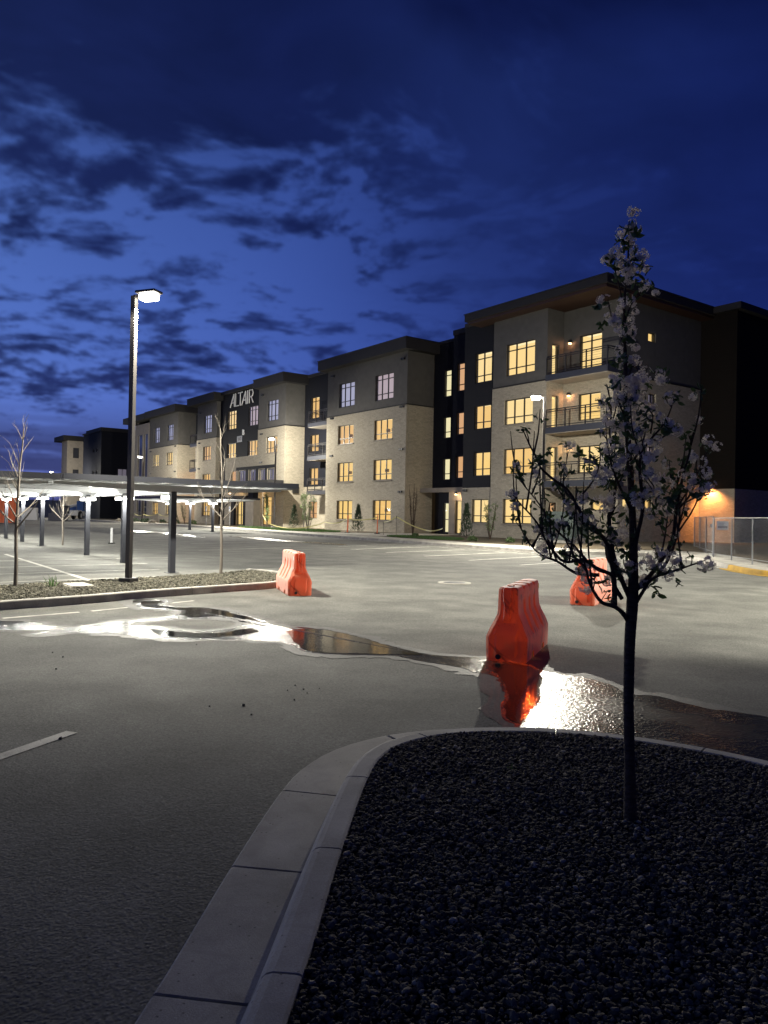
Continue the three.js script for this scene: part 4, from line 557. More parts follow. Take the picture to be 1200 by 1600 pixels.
lightPole(-9.3, -64.9, 0.68, 7.5, Math.PI * 0.95, LI.p2, 'light pole beside the entrance canopy', { foot: 0.5, spot: { I: LI.p2s, angle: 1.2, pen: 0.3, to: [1.5, 0, -2] } });
lightPole(-27.2, -86, 0.36, 7.6, Math.PI, LI.p3, 'distant light pole before the stair tower windows', {});
lightPole(-52, -120, 0.36, 7.4, Math.PI, LI.p3, 'distant light pole beside the dark apartment block', {});
lightPole(14.3, -13.8, 0.1, 6.4, Math.PI, LI.px, 'shielded light pole standing right of the picture beside the lot', { foot: 0.1, col: 0xfffae6, spot: { I: LI.pxs, angle: 0.955, pen: 0.11, to: [0.4 + 1.82, 0.22, 1.6] } });

// ---------------------------------------------------------------- carports
function carport(p0, spacing, n, vl, vr, y0, label, o = {}) {
  const dir = [-0.5934, -0.8049];
  const c = thing('carport', label, 'carport', [p0[0], y0, p0[1]], BA, 'carports along the lot');      // local -x runs away along the posts
  const x0 = -(spacing * (n - 1)) - 1.0, x1 = 1.0;
  part('deck', bx(x0 + 0.03, x1 - 0.03, 2.40, 2.44, -vr + 0.03, vl - 0.03), M.deck, c);
  const ribs = []; for (let z = -vr + 0.3; z < vl - 0.2; z += 0.45) ribs.push(bx(x0 + 0.03, x1 - 0.03, 2.37, 2.40, z, z + 0.05)); part('deck_rib', ribs, M.deck, c);
  const F2 = [bx(x0, x1, 2.38, 2.52, -vr - 0.03, -vr + 0.02), bx(x0, x1, 2.38, 2.52, vl - 0.02, vl + 0.03), bx(x1 - 0.03, x1 + 0.02, 2.38, 2.52, -vr + 0.02, vl - 0.02), bx(x0 - 0.02, x0 + 0.03, 2.38, 2.52, -vr + 0.02, vl - 0.02)];
  for (const g of F2) part('fascia', g, M.steel, c);
  for (let i = 0; i < n; i++) {
    const x = -i * spacing;
    if (o.posts !== false) { part('post', bx(x - 0.08, x + 0.08, -0.02, 2.2, -0.075, 0.075), M.steel, c); part('base_plate', bx(x - 0.16, x + 0.16, -0.02, 0.012, -0.15, 0.15), M.steel, c); }
    const s = new THREE.Shape([[-vr + 0.03, 2.36], [-vr + 0.03, 2.30], [-0.25, 2.16], [0.25, 2.16], [vl - 0.03, 2.30], [vl - 0.03, 2.36]].map(([a, b]) => new THREE.Vector2(a, b)));
    const g = new THREE.ExtrudeGeometry(s, { depth: 0.12, bevelEnabled: false }); g.rotateY(-Math.PI / 2); g.translate(x + 0.06, 0, 0); part('roof_beam', g, M.deck, c);
    for (const k of o.lights ?? [-1, 1]) {
      if (i === 0 && k > 0 && o.first === false) continue;
      const f = new THREE.Group(); f.name = 'carport_lamp'; f.position.set(x + k * 0.42, 2.1, 0); c.add(f);
      part('lamp_housing', [bx(-0.21, 0.21, -0.02, 0.05, -0.11, 0.11), bx(-0.02, 0.02, 0.05, 0.28, -0.02, 0.02)], M.white, f);
      part('lamp_lens', bx(-0.2, 0.2, -0.10, -0.022, -0.1, 0.1), lampGlow, f);
      const l = new THREE.PointLight(0xfdfbef, LI.car); l.name = 'lamp_light'; l.position.set(0, -0.06, 0); l.castShadow = true; l.shadow.radius = 4; f.add(l);
    }
  }
}
carport([-5.72, -20.7], 4.1, 3, 3.1, 3.3, 0.065, 'near carport with three dark posts and a flat metal roof, lamps lit beneath', { first: false });
carport([-14.65, -32.78], 3.95, 4, 3.1, 3.3, 0.16, 'carport further along the row, on thin dark posts at the left');
carport([-10.75, -16.95], 4.1, 4, 3.2, 3.1, 0.05, 'carport roof entering at the left edge, its posts out of view', { lights: [-1] });
carport([-12.56, -56.1], 4.3, 3, 3.1, 3.3, 0.36, 'far carport with a single dark post before the lobby');

// ---------------------------------------------------------------- the blossom tree on the near island
const leafGeo = (L, w, bend) => { const g = new THREE.PlaneGeometry(w, L, 2, 3), p = g.attributes.position; for (let i = 0; i < p.count; i++) { const t = p.getY(i) / L + 0.5, f = Math.sin(Math.PI * Math.min(1, t * 0.92 + 0.06)); p.setXYZ(i, p.getX(i) * f, t * L, -bend * t * t * L + Math.abs(p.getX(i)) * 0.5); } g.computeVertexNormals(); return g; };
const randRot = (g, up = 0) => { g.rotateX(rr(-1, 1.4)); g.rotateZ(rr(-1, 1)); g.rotateY(rr(0, 6.28)); return g; };
const blossomCluster = () => {
  const out = [], n = 8 + Math.floor(rnd() * 5);
  for (let i = 0; i < n; i++) {
    const dir = new THREE.Vector3(rr(-1, 1), rr(-0.9, 1.1), rr(-1, 1)).normalize(), q = new THREE.Quaternion().setFromUnitVectors(new THREE.Vector3(0, 1, 0), dir), R = rr(0.022, 0.042);
    for (let k = 0; k < 5; k++) {
      const g = new THREE.PlaneGeometry(0.012, 0.015, 2, 1), p = g.attributes.position; for (let j = 0; j < p.count; j++) { const t = p.getY(j) / 0.015 + 0.5; p.setX(j, p.getX(j) * (0.35 + 0.65 * t)); p.setZ(j, 0.004 * t * t - Math.abs(p.getX(j)) * 0.3); p.setY(j, 0.002 + t * 0.014); }
      g.rotateX(Math.PI / 2 - 0.25); g.rotateY(k * 1.2566 + rr(-0.15, 0.15)); g.applyQuaternion(q); g.translate(dir.x * R, dir.y * R, dir.z * R); g.computeVertexNormals(); out.push(g);
    }
  }
  return merge(out);
};
const leafCluster = (L, n, spread) => { const out = []; for (let i = 0; i < n; i++) { const g = leafGeo(L * rr(0.7, 1.2), L * rr(0.42, 0.58), rr(0.1, 0.5)); randRot(g); g.translate(rr(-spread, spread), rr(-spread, spread), rr(-spread, spread)); out.push(g); } return merge(out); };
{
  const base = BRANCH[0][0][0], t = thing('blossom_tree', 'young flowering tree with pale blossom and dark branches on the near gravel island', 'tree', [base[0], base[1] - 0.03, base[2]]);
  const loc = (p) => [p[0] - base[0], p[1] - base[1] + 0.03, p[2] - base[2]];
  const wood = [], tips = [];
  BRANCH.forEach(([pts, r], k) => {
    const L = pts.map(loc); wood.push([taper(L, r.map((v) => v * (k ? 1 : 0.78)), k ? 7 : 12, 4), k]);
    const c = new THREE.CatmullRomCurve3(L.map((p) => new THREE.Vector3(...p))), n = Math.round(c.getLength() / (k ? 0.085 : 0.16));
    for (let i = 1; i < n; i++) {
      const u = (i + rr(-0.3, 0.3)) / n; if (k === 0 && u < 0.45) continue; if (k && u < 0.18) continue;
      const p = c.getPointAt(Math.min(1, Math.max(0, u))), tg = c.getTangentAt(Math.min(1, Math.max(0, u))), d = new THREE.Vector3(rr(-1, 1), rr(-0.2, 1), rr(-1, 1)).addScaledVector(tg, 0.7).normalize(), l = rr(0.025, 0.095);
      const e = p.clone().addScaledVector(d, l); e.y += 0.02 * rnd();
      wood.push([taper([[p.x, p.y, p.z], [(p.x + e.x) / 2 + rr(-0.006, 0.006), (p.y + e.y) / 2, (p.z + e.z) / 2], [e.x, e.y, e.z]], [0.0035, 0.0028, 0.002], 4, 2), 99]); tips.push(e);
    }
    if (k) tips.push(new THREE.Vector3(...L[L.length - 1]));
  });
  for (let i = 0; i < 34; i++) {                                   // upright shoots
    const [pts] = BRANCH[Math.floor(rnd() * 12)], L = pts.map(loc), c = new THREE.CatmullRomCurve3(L.map((p) => new THREE.Vector3(...p))), p = c.getPointAt(rr(0.35, 0.9)); if (p.y < 1.25 || p.y > 2.3) continue;
    const l = rr(0.18, 0.42), dx = rr(-0.12, 0.12), dz = rr(-0.12, 0.12), q = [[p.x, p.y, p.z], [p.x + dx * 0.6, p.y + l * 0.5, p.z + dz * 0.6], [p.x + dx * 0.8, p.y + l, p.z + dz * 0.8]]; wood.push([taper(q, [0.0055, 0.0042, 0.0022], 5, 3), 98]);
    for (let k = 0; k < 4; k++) { const f = rr(0.3, 1); tips.push(new THREE.Vector3(mix(p.x, q[2][0], f) + rr(-0.03, 0.03), p.y + l * f, mix(p.z, q[2][2], f) + rr(-0.03, 0.03))); }
  }
  part('trunk', wood[0][0], M.bark, t);
  for (const [g, k] of wood.slice(1)) if (k !== 99) part('branch', g, M.bark, t);
  part('twigs', merge(wood.filter((w) => w[1] === 99).map((w) => w[0])), M.bark, t);
  const flare = new THREE.SphereGeometry(0.06, 12, 8); flare.scale(1.1, 0.55, 1.1); flare.translate(0.0, 0.02, 0); part('root_flare', flare, M.bark, t);
  const bv = [0, 1, 2, 3, 4].map(blossomCluster), lv = [0, 1, 2, 3].map((i) => leafCluster(0.045, 4 + i, 0.022));
  const crown = new THREE.Group(); crown.name = 'crown'; t.add(crown);
  const putC = (name, g, m, p, s) => { const o = part(name, g, m, crown); o.position.set(...p); o.rotation.set(rr(0, 6), rr(0, 6), rr(0, 6)); o.scale.setScalar(s); };
  for (const b of BLOSSOM) { const p = loc(b); for (let q = 0; q < 2; q++) putC('blossom_cluster', bv[Math.floor(rnd() * 5)], M.petal, [p[0] + rr(-0.03, 0.03), p[1] + rr(-0.03, 0.03), p[2] + rr(-0.04, 0.04)], rr(0.6, 1.0)); if (rnd() < 0.8) putC('leaf_cluster', lv[Math.floor(rnd() * 4)], M.leaf, [p[0] + rr(-0.05, 0.05), p[1] - rr(0.01, 0.06), p[2] + rr(-0.05, 0.05)], rr(0.8, 1.15)); }
  for (let i = 0; i < 95; i++) { const f = rnd(), y = mix(1.27, 2.45, f), R = mix(0.27, 0.08, f) * Math.sqrt(rnd()), a = rr(0, 6.28), p = [-0.03 + Math.cos(a) * R * 1.1, y, Math.sin(a) * R]; if (i % 5 < 3) putC('blossom_cluster', bv[i % 5], M.petal, p, rr(0.7, 1.15)); else putC('leaf_cluster', lv[i % 4], M.leaf, p, rr(0.7, 1.1)); }
  tips.forEach((e, i) => { const y = e.y; if (rnd() < (y > 0.95 ? 0.62 : 0.4)) putC('leaf_cluster', lv[i % 4], M.leaf, [e.x, e.y, e.z], rr(0.5, 0.95)); if (rnd() < 0.16 && y > 0.85 && y < 2.3) putC('blossom_cluster', bv[i % 5], M.petal, [e.x, e.y, e.z], rr(0.55, 0.9)); });
}
// ---------------------------------------------------------------- bare young trees
function bareTree(x, z, y0, h, seed, label, o = {}) {
  seed_ = seed; const t = thing('young_tree', label, 'tree', [x, y0, z], 0, 'bare young trees in the lot'), g = [], tips = [];
  const grow = (p, d, len, r, lvl) => {
    const pts = [p.toArray()], rad = [r]; let q = p.clone(), dir = d.clone(); const n = lvl === 1 ? 7 : 4;
    for (let i = 1; i <= n; i++) { { const w = lvl === 1 ? 0.05 : 0.16; dir.add(new THREE.Vector3(rr(-w, w), 0.07, rr(-w, w))).normalize(); }; q = q.clone().addScaledVector(dir, len / n); pts.push(q.toArray()); rad.push(r * (1 - 0.68 * i / n));
      if (lvl < 3 && i >= 1) for (let k = 0; k < (lvl < 2 ? 2 : 1); k++) if (rnd() < 0.75) { const a = rr(0, 6.28), s = rr(0.5, 0.95), nd = dir.clone().add(new THREE.Vector3(Math.cos(a) * s, 0.15, Math.sin(a) * s)).normalize(); grow(q, nd, len * rr(0.25, 0.45) * (lvl === 1 ? 1.15 - 0.1 * i : 1.2), r * 0.45 * (1 - 0.08 * i), lvl + 1); } }
    g.push([taper(pts, rad, lvl ? 5 : 8, 2), lvl]); tips.push(q);
  };
  const tp = [[0, -0.03, 0], [0.01, h * 0.16, 0.01], [-0.01, h * 0.3, 0], [0, h * 0.42, 0.01]]; g.push([taper(tp, [0.034, 0.028, 0.027, 0.026].map((v) => v * (o.thick ?? 1.3)), 8, 3), 0]);
  const P = (f) => new THREE.Vector3(0, h * f, 0);
  grow(P(0.42), new THREE.Vector3(0.02, 1, 0), h * 0.56, 0.023 * (o.thick ?? 1.3), 1);
  for (const [f, a, l] of [[0.36, 0.2, 0.24], [0.38, 3.3, 0.26], [0.42, 1.8, 0.22], [0.42, 4.9, 0.24]]) grow(P(f), new THREE.Vector3(Math.cos(a), 0.75, Math.sin(a)).normalize(), h * l, 0.014 * (o.thick ?? 1.3), 2);
  part('trunk', merge(g.filter((q) => q[1] === 0).map((q) => q[0])), M.paleBark, t); part('branches', merge(g.filter((q) => q[1] > 0).map((q) => q[0])), M.paleBark, t);
  if (o.leaves) { const c = []; for (const e of tips) for (let i = 0; i < o.leaves; i++) { const l = leafGeo(0.05, 0.03, 0.3); randRot(l); l.translate(e.x + rr(-0.1, 0.1), e.y + rr(-0.15, 0.1), e.z + rr(-0.1, 0.1)); c.push(l); } part('crown', merge(c), M.budLeaf, t); }
}
bareTree(-7.49, -15.6, 0.11, 3.35, 11, 'bare young tree at the left edge of the gravel island');
bareTree(-4.09, -19.3, 0.14, 3.8, 29, 'bare young tree on the gravel island right of the light pole');
bareTree(-14.1, -33.6, 0.16, 2.9, 47, 'bare young tree beyond the carport posts');
// ---------------------------------------------------------------- planting along the building
const onPad = (x, z) => { const w = bw(x, z); return [w[0], padY(x, z), w[1]]; };
function evergreen(x, z, h, w, seed, label) {
  seed_ = seed; const t = thing('evergreen_shrub', label, 'shrub', onPad(x, z), 0, 'planting along the facade'), g = [];
  for (let i = 0; i < 620; i++) { const f = Math.pow(rnd(), 0.8), a = rr(0, 6.28), R = w * (1 - f) * (0.35 + 0.65 * Math.sqrt(rnd())) * (0.75 + 0.5 * vn(a * 2, f * 9, seed)) + 0.03, l = leafGeo(rr(0.10, 0.19), 0.05, 0.1); l.rotateX(rr(0.2, 1.1)); l.rotateY(-a + Math.PI / 2 + rr(-0.5, 0.5)); l.translate(Math.cos(a) * R, 0.08 + f * h * 0.95, Math.sin(a) * R); g.push(l); }
  part('foliage', merge(g), M.evergreen, t); part('stem', rod([0, -0.05, 0], [0, h * 0.9, 0], 0.03, 6, 0.01), M.bark, t);
}
evergreen(-12.2, 2.3, 2.0, 0.5, 3, 'dark conical evergreen between the bare clump and the lobby link');
evergreen(-2.2, 2.6, 2.0, 0.45, 5, 'dark evergreen under the ground floor window by the orange posts');
evergreen(9.3, 2.4, 2.1, 0.42, 7, 'slender evergreen left of the end block ground floor window');
evergreen(-37.5, 3, 1.9, 0.45, 9, 'small dark evergreen beyond the carport near the lobby');
function clump(x, z, h, n, spread, seed, label, leafy, mat = M.paleBark) {
  seed_ = seed; const t = thing('multi_stem_tree', label, 'tree', onPad(x, z), 0, 'planting along the facade'), g = [], l = [];
  for (let i = 0; i < n; i++) { const a = rr(0, 6.28), s = spread * rr(0.3, 1), H = h * rr(0.7, 1), pts = []; for (let k = 0; k <= 4; k++) { const f = k / 4; pts.push([Math.cos(a) * s * Math.pow(f, 0.8) + rr(-0.04, 0.04), H * f - 0.04, Math.sin(a) * s * Math.pow(f, 0.8) + rr(-0.04, 0.04)]); }
    g.push(taper(pts, [0.03, 0.024, 0.018, 0.012, 0.005], 5, 2));
    for (let k = 0; k < 7; k++) { const f = rr(0.35, 1), p = new THREE.Vector3(...pts[Math.min(3, Math.floor(f * 4))]), e = [p.x + rr(-0.25, 0.25), p.y + rr(0.2, 0.5), p.z + rr(-0.25, 0.25)]; g.push(rod(p.toArray(), e, 0.008, 4, 0.003)); for (let q = 0; q < leafy; q++) { const v = leafGeo(rr(0.07, 0.12), 0.06, 0.3); randRot(v); v.translate(mix(p.x, e[0], rnd()) + rr(-0.08, 0.08), mix(p.y, e[1], rnd()) + rr(-0.1, 0.1), mix(p.z, e[2], rnd()) + rr(-0.08, 0.08)); l.push(v); } } }
  part('stems', merge(g), mat, t); if (l.length) part('crown', merge(l), M.budLeaf, t);
}
clump(-8.9, 2.9, 3.6, 10, 0.75, 21, 'pale multi stemmed tree with sparse leaves at the left corner of the brick block', 5);
clump(-12.5, 1.2, 3.9, 6, 0.5, 23, 'thin leafy tree against the dark link wall', 9);
clump(3.0, 1.6, 3.6, 12, 0.35, 25, 'narrow bare upright tree beside the entry door', 0, M.bark);
clump(11.6, 2.6, 3.0, 5, 0.6, 27, 'sparse leafy tree before the end block ground floor window', 7, M.bark);
clump(-17.2, 2.2, 3.6, 5, 0.5, 31, 'young leafy tree staked against the brick wall beside the canopy', 14, M.bark);
clump(-34.5, 3.0, 2.6, 7, 0.6, 33, 'bare clump by the lobby windows beyond the carport', 2);
seed_ = 99;
for (const [x, z, r, lb] of [[-39, 5.5, 0.5, 'low dark shrub just left of the far carport post'], [-41, 5.2, 0.45, 'second low dark shrub left of the far carport post'], [-43.2, 5.4, 0.5, 'low dark shrub midway along the far bed'], [-45.5, 5.6, 0.45, 'low dark shrub beside the pale boulders'], [-36.2, 4.8, 0.4, 'small low shrub right of the far carport post'], [-33, 4.6, 0.5, 'rounded low shrub below the lobby side window'], [-28.8, 4.4, 0.45, 'bright green low shrub before the lobby door'], [13.0, 5.3, 0.25, 'tiny green plant under the end block corner'], [8.0, 5.4, 0.22, 'tiny green plant left of the slender evergreen'], [15.2, 4.6, 0.25, 'tiny green plant before the transformer cabinet']]) {
  const t = thing('low_shrub', lb, 'shrub', onPad(x, z), 0, 'low shrubs in the bed'), g = [];
  for (let i = 0; i < 160; i++) { const a = rr(0, 6.28), e = Math.acos(rnd()), R = r * rr(0.6, 1), l = leafGeo(0.13, 0.08, 0.2); randRot(l); l.translate(Math.cos(a) * Math.sin(e) * R, Math.cos(e) * R * 0.9 + 0.03, Math.sin(a) * Math.sin(e) * R); g.push(l); }
  part('foliage', merge(g), x < -30 ? M.evergreen : M.leaf, t);
}
for (const [x, z, s, lb] of [[-47.5, 5.2, 0.5, 'largest pale boulder in the far bed beyond the carport'], [-37.8, 5.4, 0.35, 'pale boulder beside the far carport post'], [-48.6, 5.6, 0.35, 'small pale boulder at the left end of the far bed']]) { const g = new THREE.IcosahedronGeometry(s, 1); g.scale(1.3, 0.7, 1); const p = g.attributes.position; for (let i = 0; i < p.count; i++) { const k = 0.85 + 0.3 * vn(p.getX(i) * 3 + 9, p.getY(i) * 3 + p.getZ(i) * 2, 5); p.setXYZ(i, p.getX(i) * k, p.getY(i) * k, p.getZ(i) * k); } g.computeVertexNormals(); const q = onPad(x, z); g.translate(q[0], q[1] + s * 0.3, q[2]); solo('boulder', g, M.rock, lb, 'rock', 'landscaping boulders'); }
// lawn patches: sod with short blades
for (const [pts, lb] of [[[[-20, 3.4], [-12, 2.2], [-4, 3.0], [-2.6, 4.6], [-6, 5.9], [-14, 5.6]], 'grass'], [[[5.6, 4.2], [8, 3.6], [11, 4.2], [11.5, 5.4], [7, 5.9], [5.4, 5.6]], 'grass']]) {
  const q = smooth(pts, 6, true, 0.2), blade = new THREE.BufferGeometry(); blade.setAttribute('position', new THREE.Float32BufferAttribute([-0.012, 0, 0, 0.012, 0, 0, 0, 0.09, 0.02], 3)); blade.computeVertexNormals();
  const xs = q.map((p) => p[0]), zs = q.map((p) => p[1]), n = 9000, im = new THREE.InstancedMesh(blade, M.grass, n), o = new THREE.Object3D(); im.name = numbered('lawn');
  for (let i = 0; i < n; i++) { let x, z; do { x = rr(Math.min(...xs), Math.max(...xs)); z = rr(Math.min(...zs), Math.max(...zs)); } while (!inside(q, x, z)); const p = onPad(x, z); o.position.set(...p); o.rotation.set(rr(-0.4, 0.4), rr(0, 6.28), 0); o.scale.setScalar(rr(0.7, 1.5)); o.updateMatrix(); im.setMatrixAt(i, o.matrix); }
  tag(im, lb === 'grass' ? 'short green turf laid in the bed along the facade' : lb, 'grass', null, 'stuff'); scene.add(im);
}
// weeds in the gravel
for (const [x, z, h, n, lb] of [[-6.75, -15.6, 0.22, 16, 'green weed tuft in the olive gravel left of the light pole'], [0.83, -4.75, 0.07, 14, 'small green weed in the dark gravel near the far kerb'], [2.0, -4.75, 0.06, 10, 'small weed in the dark gravel right of the blossom tree'], [0.40, -2.8, 0.06, 16, 'small yellow green weed in the dark gravel at the bottom of the picture']]) {
  const g = []; for (let i = 0; i < n; i++) { const l = leafGeo(h * rr(0.6, 1.1), h * 0.09, rr(0.2, 0.8)); l.rotateX(rr(-0.5, 0.5)); l.rotateY(rr(0, 6.28)); l.translate(x + rr(-0.4, 0.4) * h, gy(x, z) + 0.10, z + rr(-0.4, 0.4) * h); g.push(l); } solo('weed', merge(g), M.grass, lb, 'weed');
}
// ---------------------------------------------------------------- site fence at the right
function fencePanel(a, b, label, o = {}) {
  const dx = b[0] - a[0], dz = b[1] - a[1], L = Math.hypot(dx, dz), f = thing('chain_link_fence', label, 'fence', [a[0], gy(...a), a[1]], -Math.atan2(dz, dx), 'chain link site fence'), H = 1.75;
  const n = Math.round(L / 2.4); for (let i = 0; i <= n; i++) part('post', rod([L * i / n, -0.02, 0], [L * i / n, H + 0.03, 0], 0.028, 8), M.galv, f);
  part('top_rail', rod([0, H, 0], [L, H, 0], 0.021, 6), M.galv, f); part('bottom_rail', rod([0, 0.32, 0], [L, 0.32, 0], 0.014, 6), M.galv, f);
  const w = [], s = 0.075, hh = H - 0.05; for (let x = -hh; x < L; x += s) for (const k of [1, -1]) { let x0 = x, y0 = 0.05, x1 = x + hh, y1 = 0.05 + hh; if (x0 < 0) { y0 -= x0; x0 = 0; } if (x1 > L) { y1 -= x1 - L; x1 = L; } if (y1 - y0 > 0.05) w.push(k > 0 ? rod([x0, y0, 0.025], [x1, y1, 0.025], 0.0009, 3) : rod([L - x0, y0, 0.03], [L - x1, y1, 0.03], 0.0009, 3)); }
  tag(part('wire_mesh', w, M.galv, f), null, null, null, 'stuff');
}
fencePanel([15.7, -38.6], [13.45, -31.2], 'chain link panel running back from the yellow kerb to the end block');
fencePanel([13.35, -30.9], [12.2, -22.0], 'chain link panel at the right edge carrying the white notice');
fencePanel([19.5, -37.5], [17.6, -30.0], 'chain link panel standing behind the front fence line');
{
  const cv = document.createElement('canvas'); cv.width = 128; cv.height = 100; const c = cv.getContext('2d'); c.fillStyle = '#dcdde0'; c.fillRect(0, 0, 128, 100); c.fillStyle = '#9aa0a8'; for (const [y, w] of [[16, 70], [28, 60], [40, 66]]) c.fillRect(16, y, w, 5); c.fillStyle = '#6c7076'; c.fillRect(12, 54, 104, 24); c.fillStyle = '#b9bcc2'; for (let i = 0; i < 7; i++) c.fillRect(20 + i * 13, 60, 9, 11);
  const t = new THREE.CanvasTexture(cv); t.colorSpace = THREE.SRGBColorSpace;
  const m = thing('fence_notice', 'white notice board hung on the chain link fence', 'sign', [13.25, gy(0, -30) + 1.46, -29.75], -1.35 + Math.PI / 2 - 0.0); const g = new THREE.BoxGeometry(0.42, 0.34, 0.012); part('board', g, std({ map: t, roughness: 0.6 }), m); m.rotation.y = -0.40; m.position.x -= 0.06;
  const k = thing('fence_tag', 'small torn white tag tied to the fence left of the notice', 'tag', [13.5, gy(0, -31) + 1.44, -31.4]); part('sheet', bx(-0.09, 0.09, -0.07, 0.07, -0.006, 0.006), M.white, k); k.rotation.set(0, -0.3, 0.4);
}
{ // transformer cabinet
  const [x, y, z] = onPad(16.4, 1.6), t = thing('transformer_cabinet', 'grey green transformer cabinet on a pad behind the blossom tree', 'cabinet', [x, y, z], BA);
  part('pad', bx(-1.25, 1.25, -0.1, 0.12, -0.9, 0.9), M.walk, t); part('cabinet', new RoundedBoxGeometry(2.2, 1.55, 1.4, 2, 0.04).translate(0, 0.9, 0), M.green, t);
  for (const s of [-1, 1]) part('cabinet_door', bx(s < 0 ? -1.04 : 0.01, s < 0 ? -0.01 : 1.04, 0.2, 1.6, 0.7, 0.715), M.green, t); part('door_handle', bx(0.05, 0.09, 0.8, 1.0, 0.715, 0.74), M.black, t);
}
// ---------------------------------------------------------------- tape, stakes and small signs along the building
function tapeRun(pts, label) {
  const c = []; for (let i = 0; i < pts.length - 1; i++) { const a = pts[i], b = pts[i + 1], sag = Math.hypot(b[0] - a[0], b[2] - a[2]) * 0.05, n = 14; for (let k = 0; k <= n; k++) { const f = k / n; c.push([mix(a[0], b[0], f), mix(a[1], b[1], f) - sag * 4 * f * (1 - f), mix(a[2], b[2], f)]); } }
  const pos = [], idx = []; c.forEach((p, i) => { const tw = 0.9 * Math.sin(i * 0.45); pos.push(p[0] - 0.02 * tw, p[1] - 0.035, p[2], p[0] + 0.02 * tw, p[1] + 0.035, p[2]); if (i) idx.push(2 * i - 2, 2 * i - 1, 2 * i, 2 * i - 1, 2 * i + 1, 2 * i); });
  const g = new THREE.BufferGeometry(); g.setAttribute('position', new THREE.Float32BufferAttribute(pos, 3)); g.setIndex(idx); g.computeVertexNormals(); solo('caution_tape', g, M.tape, label, 'tape', 'yellow caution tape by the building');
}
const up = (x, z, h) => { const p = onPad(x, z); return [p[0], p[1] + h, p[2]]; };
tapeRun([up(-16.2, 3.2, 1.2), up(-12.4, 4.4, 0.35), up(-4.5, 4.0, 0.7), up(-0.9, 4.4, 1.0)], 'sagging yellow tape strung across the turf in front of the brick block');
tapeRun([up(-0.9, 4.4, 1.0), up(1.3, 3.4, 1.15)], 'short yellow tape between the two orange posts');
tapeRun([up(3.4, 4.4, 0.85), up(4.8, 4.4, 1.25), up(6.0, 3.0, 0.4), up(8.0, 3.2, 0.55)], 'loose yellow tape drooping in front of the entry door');
tapeRun([up(-48, 4, 1.0), up(-44, 4.2, 0.9), up(-40, 4, 1.05), up(-36, 4, 0.9)], 'yellow tape strung between stakes far left beyond the carport');
for (const [x, z, h, lb, m, r] of [[-0.9, 4.4, 1.25, 'orange traffic delineator post standing on the path edge', M.orangeSolid, 0.055], [1.3, 3.4, 1.35, 'orange stake leaning at the corner of the brick block', M.orangeSolid, 0.04]]) { const p = thing('orange_post', lb, 'post', onPad(x, z)); part('post', rod([0, 0, 0], [0.03, h, 0], r, 10, r * 0.8), m, p); part('base', bx(-0.2, 0.2, 0, 0.05, -0.2, 0.2), M.rubber, p); }
for (const [x, z, h, lb] of [[4.8, 4.4, 1.3, 'wooden stake holding the loose tape before the entry'], [3.4, 4.4, 0.9, 'short wooden stake left of the entry door'], [-16.2, 3.2, 3.2, 'tall wooden stake beside the young staked tree'], [-48, 4, 1.1, 'stake holding tape at the far left of the bed'], [-44, 4.2, 1.0, 'second stake holding tape beyond the carport'], [-40, 4, 1.1, 'third stake holding tape near the lobby bed']]) { const m = part(numbered('wooden_stake'), rod([0, -0.05, 0], [0, h, 0], 0.022, 5), M.paleBark, scene); m.position.set(...onPad(x, z)); tag(m, lb, 'stake', 'wooden stakes along the facade'); }
for (const [x, z, lb] of [[-22.8, 5.6, 'white parking sign on a post left of the lobby door'], [-18.6, 5.2, 'round topped white parking sign before the canopy column']]) { const p = thing('parking_sign', lb, 'sign', onPad(x, z), BA); part('post', rod([0, -0.05, 0], [0, 1.5, 0], 0.025, 8), M.galv, p); part('sign_plate', new RoundedBoxGeometry(0.3, 0.46, 0.015, 2, 0.007).translate(0, 1.6, 0.03), M.white, p); part('sign_symbol', new THREE.CylinderGeometry(0.07, 0.07, 0.004, 20).rotateX(Math.PI / 2).translate(0, 1.66, 0.041), M.blue, p); }
{ const p = thing('marker_post', 'small white marker post standing in the aisle beyond the carport', 'post', [-12.8, gy(0, -36), -36]); part('post', new RoundedBoxGeometry(0.11, 0.75, 0.05, 2, 0.02).translate(0, 0.37, 0), M.white, p); part('base', bx(-0.12, 0.12, 0, 0.04, -0.12, 0.12), M.rubber, p); }
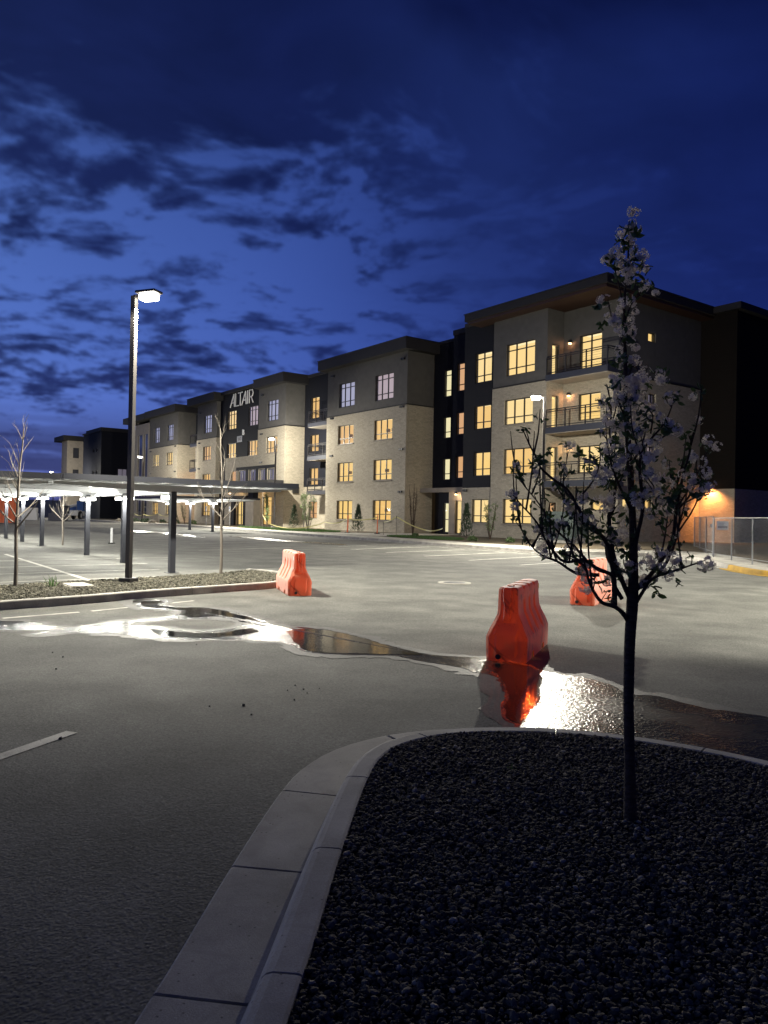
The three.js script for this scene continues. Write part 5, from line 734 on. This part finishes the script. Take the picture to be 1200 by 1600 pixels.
// ---------------------------------------------------------------- the work yard far left
{
  const t = thing('telehandler', 'white and blue telehandler with big black tyres parked far beyond the carport', 'construction vehicle', [-45, 0.36, -112], BA - 0.55);
  part('chassis', new RoundedBoxGeometry(4.6, 0.8, 1.6, 2, 0.08).translate(0, 1.0, 0), M.white, t);
  part('engine_cover', new RoundedBoxGeometry(1.8, 0.7, 0.9, 2, 0.08).translate(0.9, 1.7, 0.5), M.blue, t);
  const cab = part('cab', new RoundedBoxGeometry(1.3, 1.5, 0.9, 2, 0.1).translate(-0.4, 2.0, -0.45), M.blue, t); part('cab_window', bx(-0.9, 0.1, 2.0, 2.6, 0.003, 0.02), M.black, cab);
  part('boom', rod([-2.3, 2.3, 0.2], [5.0, 1.7, 0.2], 0.22, 8, 0.17), M.white, t); part('fork_carriage', [bx(4.9, 5.1, 0.9, 2.0, -0.5, 0.9), bx(5.1, 6.2, 0.9, 0.97, -0.35, -0.2), bx(5.1, 6.2, 0.9, 0.97, 0.6, 0.75)], M.black, t);
  for (const sx of [-1.55, 1.55]) for (const sz of [-0.95, 0.95]) { const g = new THREE.Group(); g.name = 'wheel'; g.position.set(sx, 0.64, sz); t.add(g); part('tyre', new THREE.TorusGeometry(0.46, 0.19, 10, 24), M.rubber, g); part('rim', new THREE.CylinderGeometry(0.36, 0.36, 0.28, 18).rotateX(Math.PI / 2), M.white, g); }
  const c = thing('shipping_container', 'orange red shipping container at the left edge beyond the carport', 'container', [-37, 0.36, -70], 0.5); part('body', (() => { const b = [bx(-3, 3, 0.1, 2.5, -1.2, 1.2)]; for (let x = -2.8; x < 2.9; x += 0.35) b.push(bx(x, x + 0.17, 0.2, 2.4, 1.2, 1.24)); for (let z = -1.05; z < 1; z += 0.35) b.push(bx(3, 3.04, 0.2, 2.4, z, z + 0.17)); return b; })(), M.orangeSolid, c);
  const sh = thing('site_cabin', 'low beige site cabin standing by the telehandler', 'cabin', [-37.5, 0.36, -118], BA); part('wall', bx(-3.4, 3.4, 0, 2.5, -1.5, 1.5), M.tan, sh); part('roof', bx(-3.6, 3.6, 2.5, 2.65, -1.7, 1.7), M.fascia, sh); part('door', bx(-0.5, 0.5, 0.05, 2.1, 1.5, 1.53), M.green, sh);
  for (const [x, z, w, h, r, m, lb] of [[-47, -100, 3.2, 1.6, 0.3, M.white, 'stack of pale crates in the far work yard'], [-52.5, -104, 4.5, 1.4, 0.9, M.green, 'covered pile of building materials in the far work yard'], [-42.2, -99, 1.8, 1.7, 0.1, M.galv, 'grey crate standing left of the telehandler']]) { const g = [bx(-w / 2, w / 2, 0, h * 0.55, -1, 1), bx(-w / 2 + 0.3, w / 2 - 0.1, h * 0.55, h, -0.8, 0.7), bx(-w / 2, w / 2, h * 0.25, h * 0.3, 1, 1.04)]; const o = solo('material_stack', merge(g), m, lb, 'materials', 'stacks in the work yard'); o.position.set(x, 0.36, z); o.rotation.y = r; }
  const f = thing('screen_fence', 'long dark blue screened fence closing off the far work yard', 'fence', [-30, 0.36, -150], 0.18); for (let i = 0; i < 16; i++) { part('screen_panel', bx(-64 + i * 4 + 0.04, -60 + i * 4 - 0.04, 0.05, 3.2, -0.03, 0.03), M.blueScreen, f); part('post', rod([-64 + i * 4, 0, 0], [-64 + i * 4, 3.3, 0], 0.05, 6), M.galv, f); }
}
renderer.render(scene, camera);
